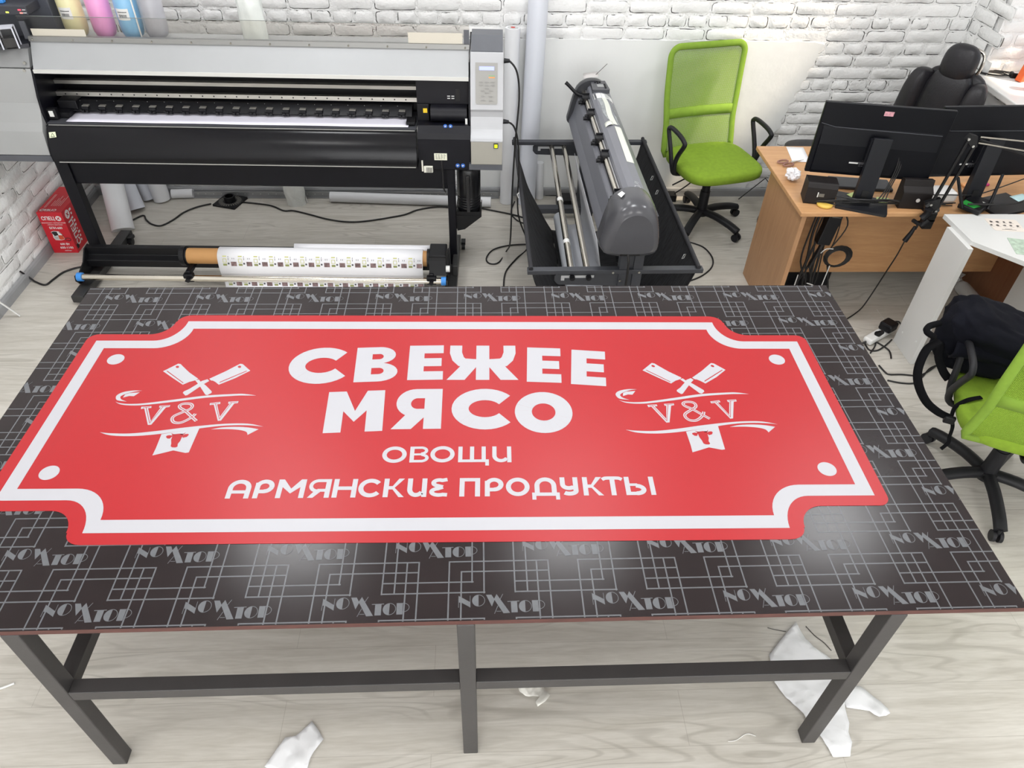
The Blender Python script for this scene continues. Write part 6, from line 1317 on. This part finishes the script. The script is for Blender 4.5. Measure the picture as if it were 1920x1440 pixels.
free_cable('printer_cable', [w(2.430, 0.06, 1.262), w(2.458, 0.06, 1.262), w(2.500, 0.07, 1.20), w(2.515, 0.08, 1.06), w(2.500, 0.09, 0.80), w(2.490, 0.10, 0.50), w(2.485, 0.06, 0.2), fl_(950, 470), fl_(935, 492), fl_(918, 494), fl_(912, 484), fl_(925, 468), fl_(955, 460), fl_(988, 458)], 'upper black cable plugged into the printer end cover, ending in a loop on the floor')
free_cable('printer_cable', [w(2.430, 0.0, 0.968), w(2.455, 0.0, 0.966), w(2.490, 0.02, 0.93), w(2.515, 0.05, 0.83), w(2.525, 0.08, 0.66), w(2.53, 0.12, 0.35), tuple(at(990, 460, 'z', 0.03)), fl_(968, 485), fl_(948, 510), fl_(944, 540)], 'lower black cable plugged into the printer end cover, going down to the table')
floor_cable('floor_cable', [(965, 378), (958, 398), (968, 412), (985, 420)], 'short curved cable between the standing rolls and the catch basket', 0.005, 0.005)
floor_cable('floor_cable', [(1290, 453), (1318, 463), (1335, 482), (1335, 500), (1318, 516), (1295, 526), (1270, 534)], 'black cable looping on the floor right of the catch basket', 0.005, 0.005)
floor_cable('floor_cable', [(1020, 366), (1050, 366), (1085, 360)], 'black cable along the baseboard behind the cutter', 0.005, 0.005)
t = thing('wall_cable', (3.35, 3.86, 0.0), 'thin black cable stretched along the wall behind the green chair', 'cable')
m = MB(); m.tube([(0.10, -0.06, 0.02), (0.27, -0.03, 0.17), (0.42, -0.02, 0.02)], 0.004, n=5); m.build('cable', cable_m, t)
t = thing('black_adapter', (2.93, 3.83, 0.0), 'black adapter box on the floor behind the green chair base', 'adapter'); m = MB(); m.b6(-0.06, 0.06, -0.04, 0.04, 0, 0.05, bev=0.006); m.build('case', black_pl, t)
m = MB(); m.tube([(0.05, 0.0, 0.05), (0.12, -0.02, 0.12), (0.17, -0.03, 0.18)], 0.005, n=6, sub=4); m.build('cable', cable_m, t)
t = thing('black_adapter', (2.20, 3.74, 0.0), 'black adapter box on the floor behind the cutter rollers', 'adapter'); m = MB(); m.b6(-0.09, 0.09, -0.06, 0.06, 0, 0.07, bev=0.006); m.build('case', black_pl, t)

# ------------------------------------------------------------------ scraps on the floor near the table
backing = mat('white_backing_paper', (232, 233, 235), 0.5, var=0.02, vscale=14)
def scrap(name, pts, label, amp=0.012, mat_=backing, seed=0, cat='paper'):
    P = [at(x, y, 'z', 0.004) for x, y in pts]; c = sum(P, Vector())/len(P); t = thing(name, (c.x, c.y, 0), label, cat)
    bm = bmesh.new(); vs = [bm.verts.new((p.x-c.x, p.y-c.y, 0)) for p in P]; bm.faces.new(vs); bmesh.ops.triangulate(bm, faces=bm.faces)
    for k in range(5):
        es = [e for e in bm.edges if e.calc_length() > 0.025]
        if es: bmesh.ops.subdivide_edges(bm, edges=es, cuts=1); bmesh.ops.triangulate(bm, faces=bm.faces)
    for v in bm.verts:
        q = Vector((v.co.x*9+seed, v.co.y*9, seed)); v.co.z = 0.003+amp*(abs(noise.noise(q))+0.5*abs(noise.noise(q*2.7))+0.18*abs(noise.noise(q*7)))
    m = MB(); m.bm(bm, smooth=True); m.build('sheet', mat_, t, solid=0.0006); return t
Zm = lambda l: [(1280+x/3, 960+y/3) for x, y in l]
scrap('paper_scrap', Zm([(637, 620), (660, 665), (690, 715), (735, 765), (830, 825), (885, 905), (900, 1000), (915, 1110), (935, 1190), (930, 1240), (948, 1300), (938, 1380), (845, 1380), (815, 1330), (785, 1280), (735, 1210), (690, 1165), (680, 1140), (600, 1060), (585, 1050), (545, 1000), (515, 960), (500, 880), (486, 805), (560, 710)]), 'large torn white backing paper on the floor behind the right table leg', 0.016, seed=3)
scrap('paper_scrap', Zm([(905, 960), (1000, 985), (1060, 1030), (1110, 1070), (1150, 1110), (1166, 1135), (1140, 1150), (1100, 1158), (1075, 1145), (1050, 1122), (1000, 1112), (920, 1102), (905, 1060)]), 'pointed white backing paper piece on the floor right of the large torn one', 0.014, seed=8)
scrap('paper_scrap', [(496, 1438), (520, 1405), (535, 1385), (555, 1380), (585, 1353), (597, 1368), (607, 1387), (590, 1410), (582, 1425), (576, 1446), (520, 1450)], 'small white paper scrap on the floor under the table front, left of the middle leg', 0.012, seed=5)
scrap('plastic_scrap', [(970, 1287), (990, 1284), (1018, 1286), (1022, 1295), (1031, 1307), (1022, 1318), (1008, 1326), (1004, 1318), (1012, 1308), (985, 1306), (974, 1297)], 'crumpled piece of clear plastic on the floor beside the middle table leg', 0.02, mat('shiny_clear_scrap', (220, 218, 210), 0.2), 2, 'plastic')
floor_cable('paper_strip', [(-12, 1293), (0, 1291), (12, 1287), (27, 1281)], 'thin curled white strip on the floor at the left photo edge', 0.004, 0.004, True)['category'] = 'strip'
floor_cable('wire_offcut', [(1439, 1177), (1455, 1181), (1474, 1184)], 'thin dark thread on the floor left of the torn backing paper', 0.0010, 0.002)
floor_cable('wire_offcut', [(1511, 1174), (1528, 1192), (1545, 1205), (1559, 1220)], 'thin curved dark thread on the floor beside the right table leg', 0.0012, 0.002)
floor_cable('wire_offcut', [(1365, 1390), (1380, 1388), (1400, 1376), (1417, 1380)], 'thin bent straw-coloured thread on the floor near the front right', 0.0012, 0.002, True)
t = thing('white_stick', (-1.12, 2.42, 0.0), 'white plastic strip leaning at the baseboard of the left wall', 'strip')
m = MB(); m.tube([(-0.02, -0.02, 0.20), (0.07, 0.02, 0.006)], 0.010, n=6, flat=0.3); m.build('strip', white_pl, t)

# ------------------------------------------------------------------ on the window sill
t = thing('charger', (4.90, 3.50, 1.0025), 'black charger with coiled cable on the window sill', 'charger', rz=math.radians(-15))
m = MB(); m.b6(-0.06, 0.06, -0.022, 0.022, 0, 0.03, bev=0.005); bk = m.build('case', black_pl, t)
m = MB(); m.b6(-0.045, -0.005, -0.015, 0.015, 0.03, 0.0305); m.build('label', white_pl, bk)
m = MB()
for k in range(4): m.tube([(-0.16+(0.07+.012*k)*math.cos(a)+.01*k, 0.02+(0.028+.006*k)*math.sin(a), 0.004+.003*k) for a in [i*math.pi/8 for i in range(16)]], 0.003, n=5, closed=True)
m.tube([(-0.09, 0.02, 0.006), (-0.07, 0.0, 0.012), (-0.06, 0, 0.015)], 0.003, n=5); m.build('cable', cable_m, t)
t = thing('orange_packet', (4.86, 3.44, 1.0025), 'orange packet standing on the window sill at the photo edge', 'packet', rz=0.5); m = MB(); m.b6(-0.02, 0.10, -0.02, 0.02, 0, 0.20, bev=0.006, M=Matrix.Rotation(0.25, 4, 'Y')); m.build('packet', mat('orange_packet', (216, 96, 44), 0.5), t)
t = thing('pink_glass', (4.85, 3.30, 1.0025), 'pink glass jar on the window sill at the photo edge', 'jar'); m = MB(); m.lathe([(0.028, 0), (0.032, 0.004), (0.036, 0.10), (0.034, 0.105)], n=20); m.build('jar', mat('pink_glass', (196, 140, 144), 0.2, var=0.2), t)
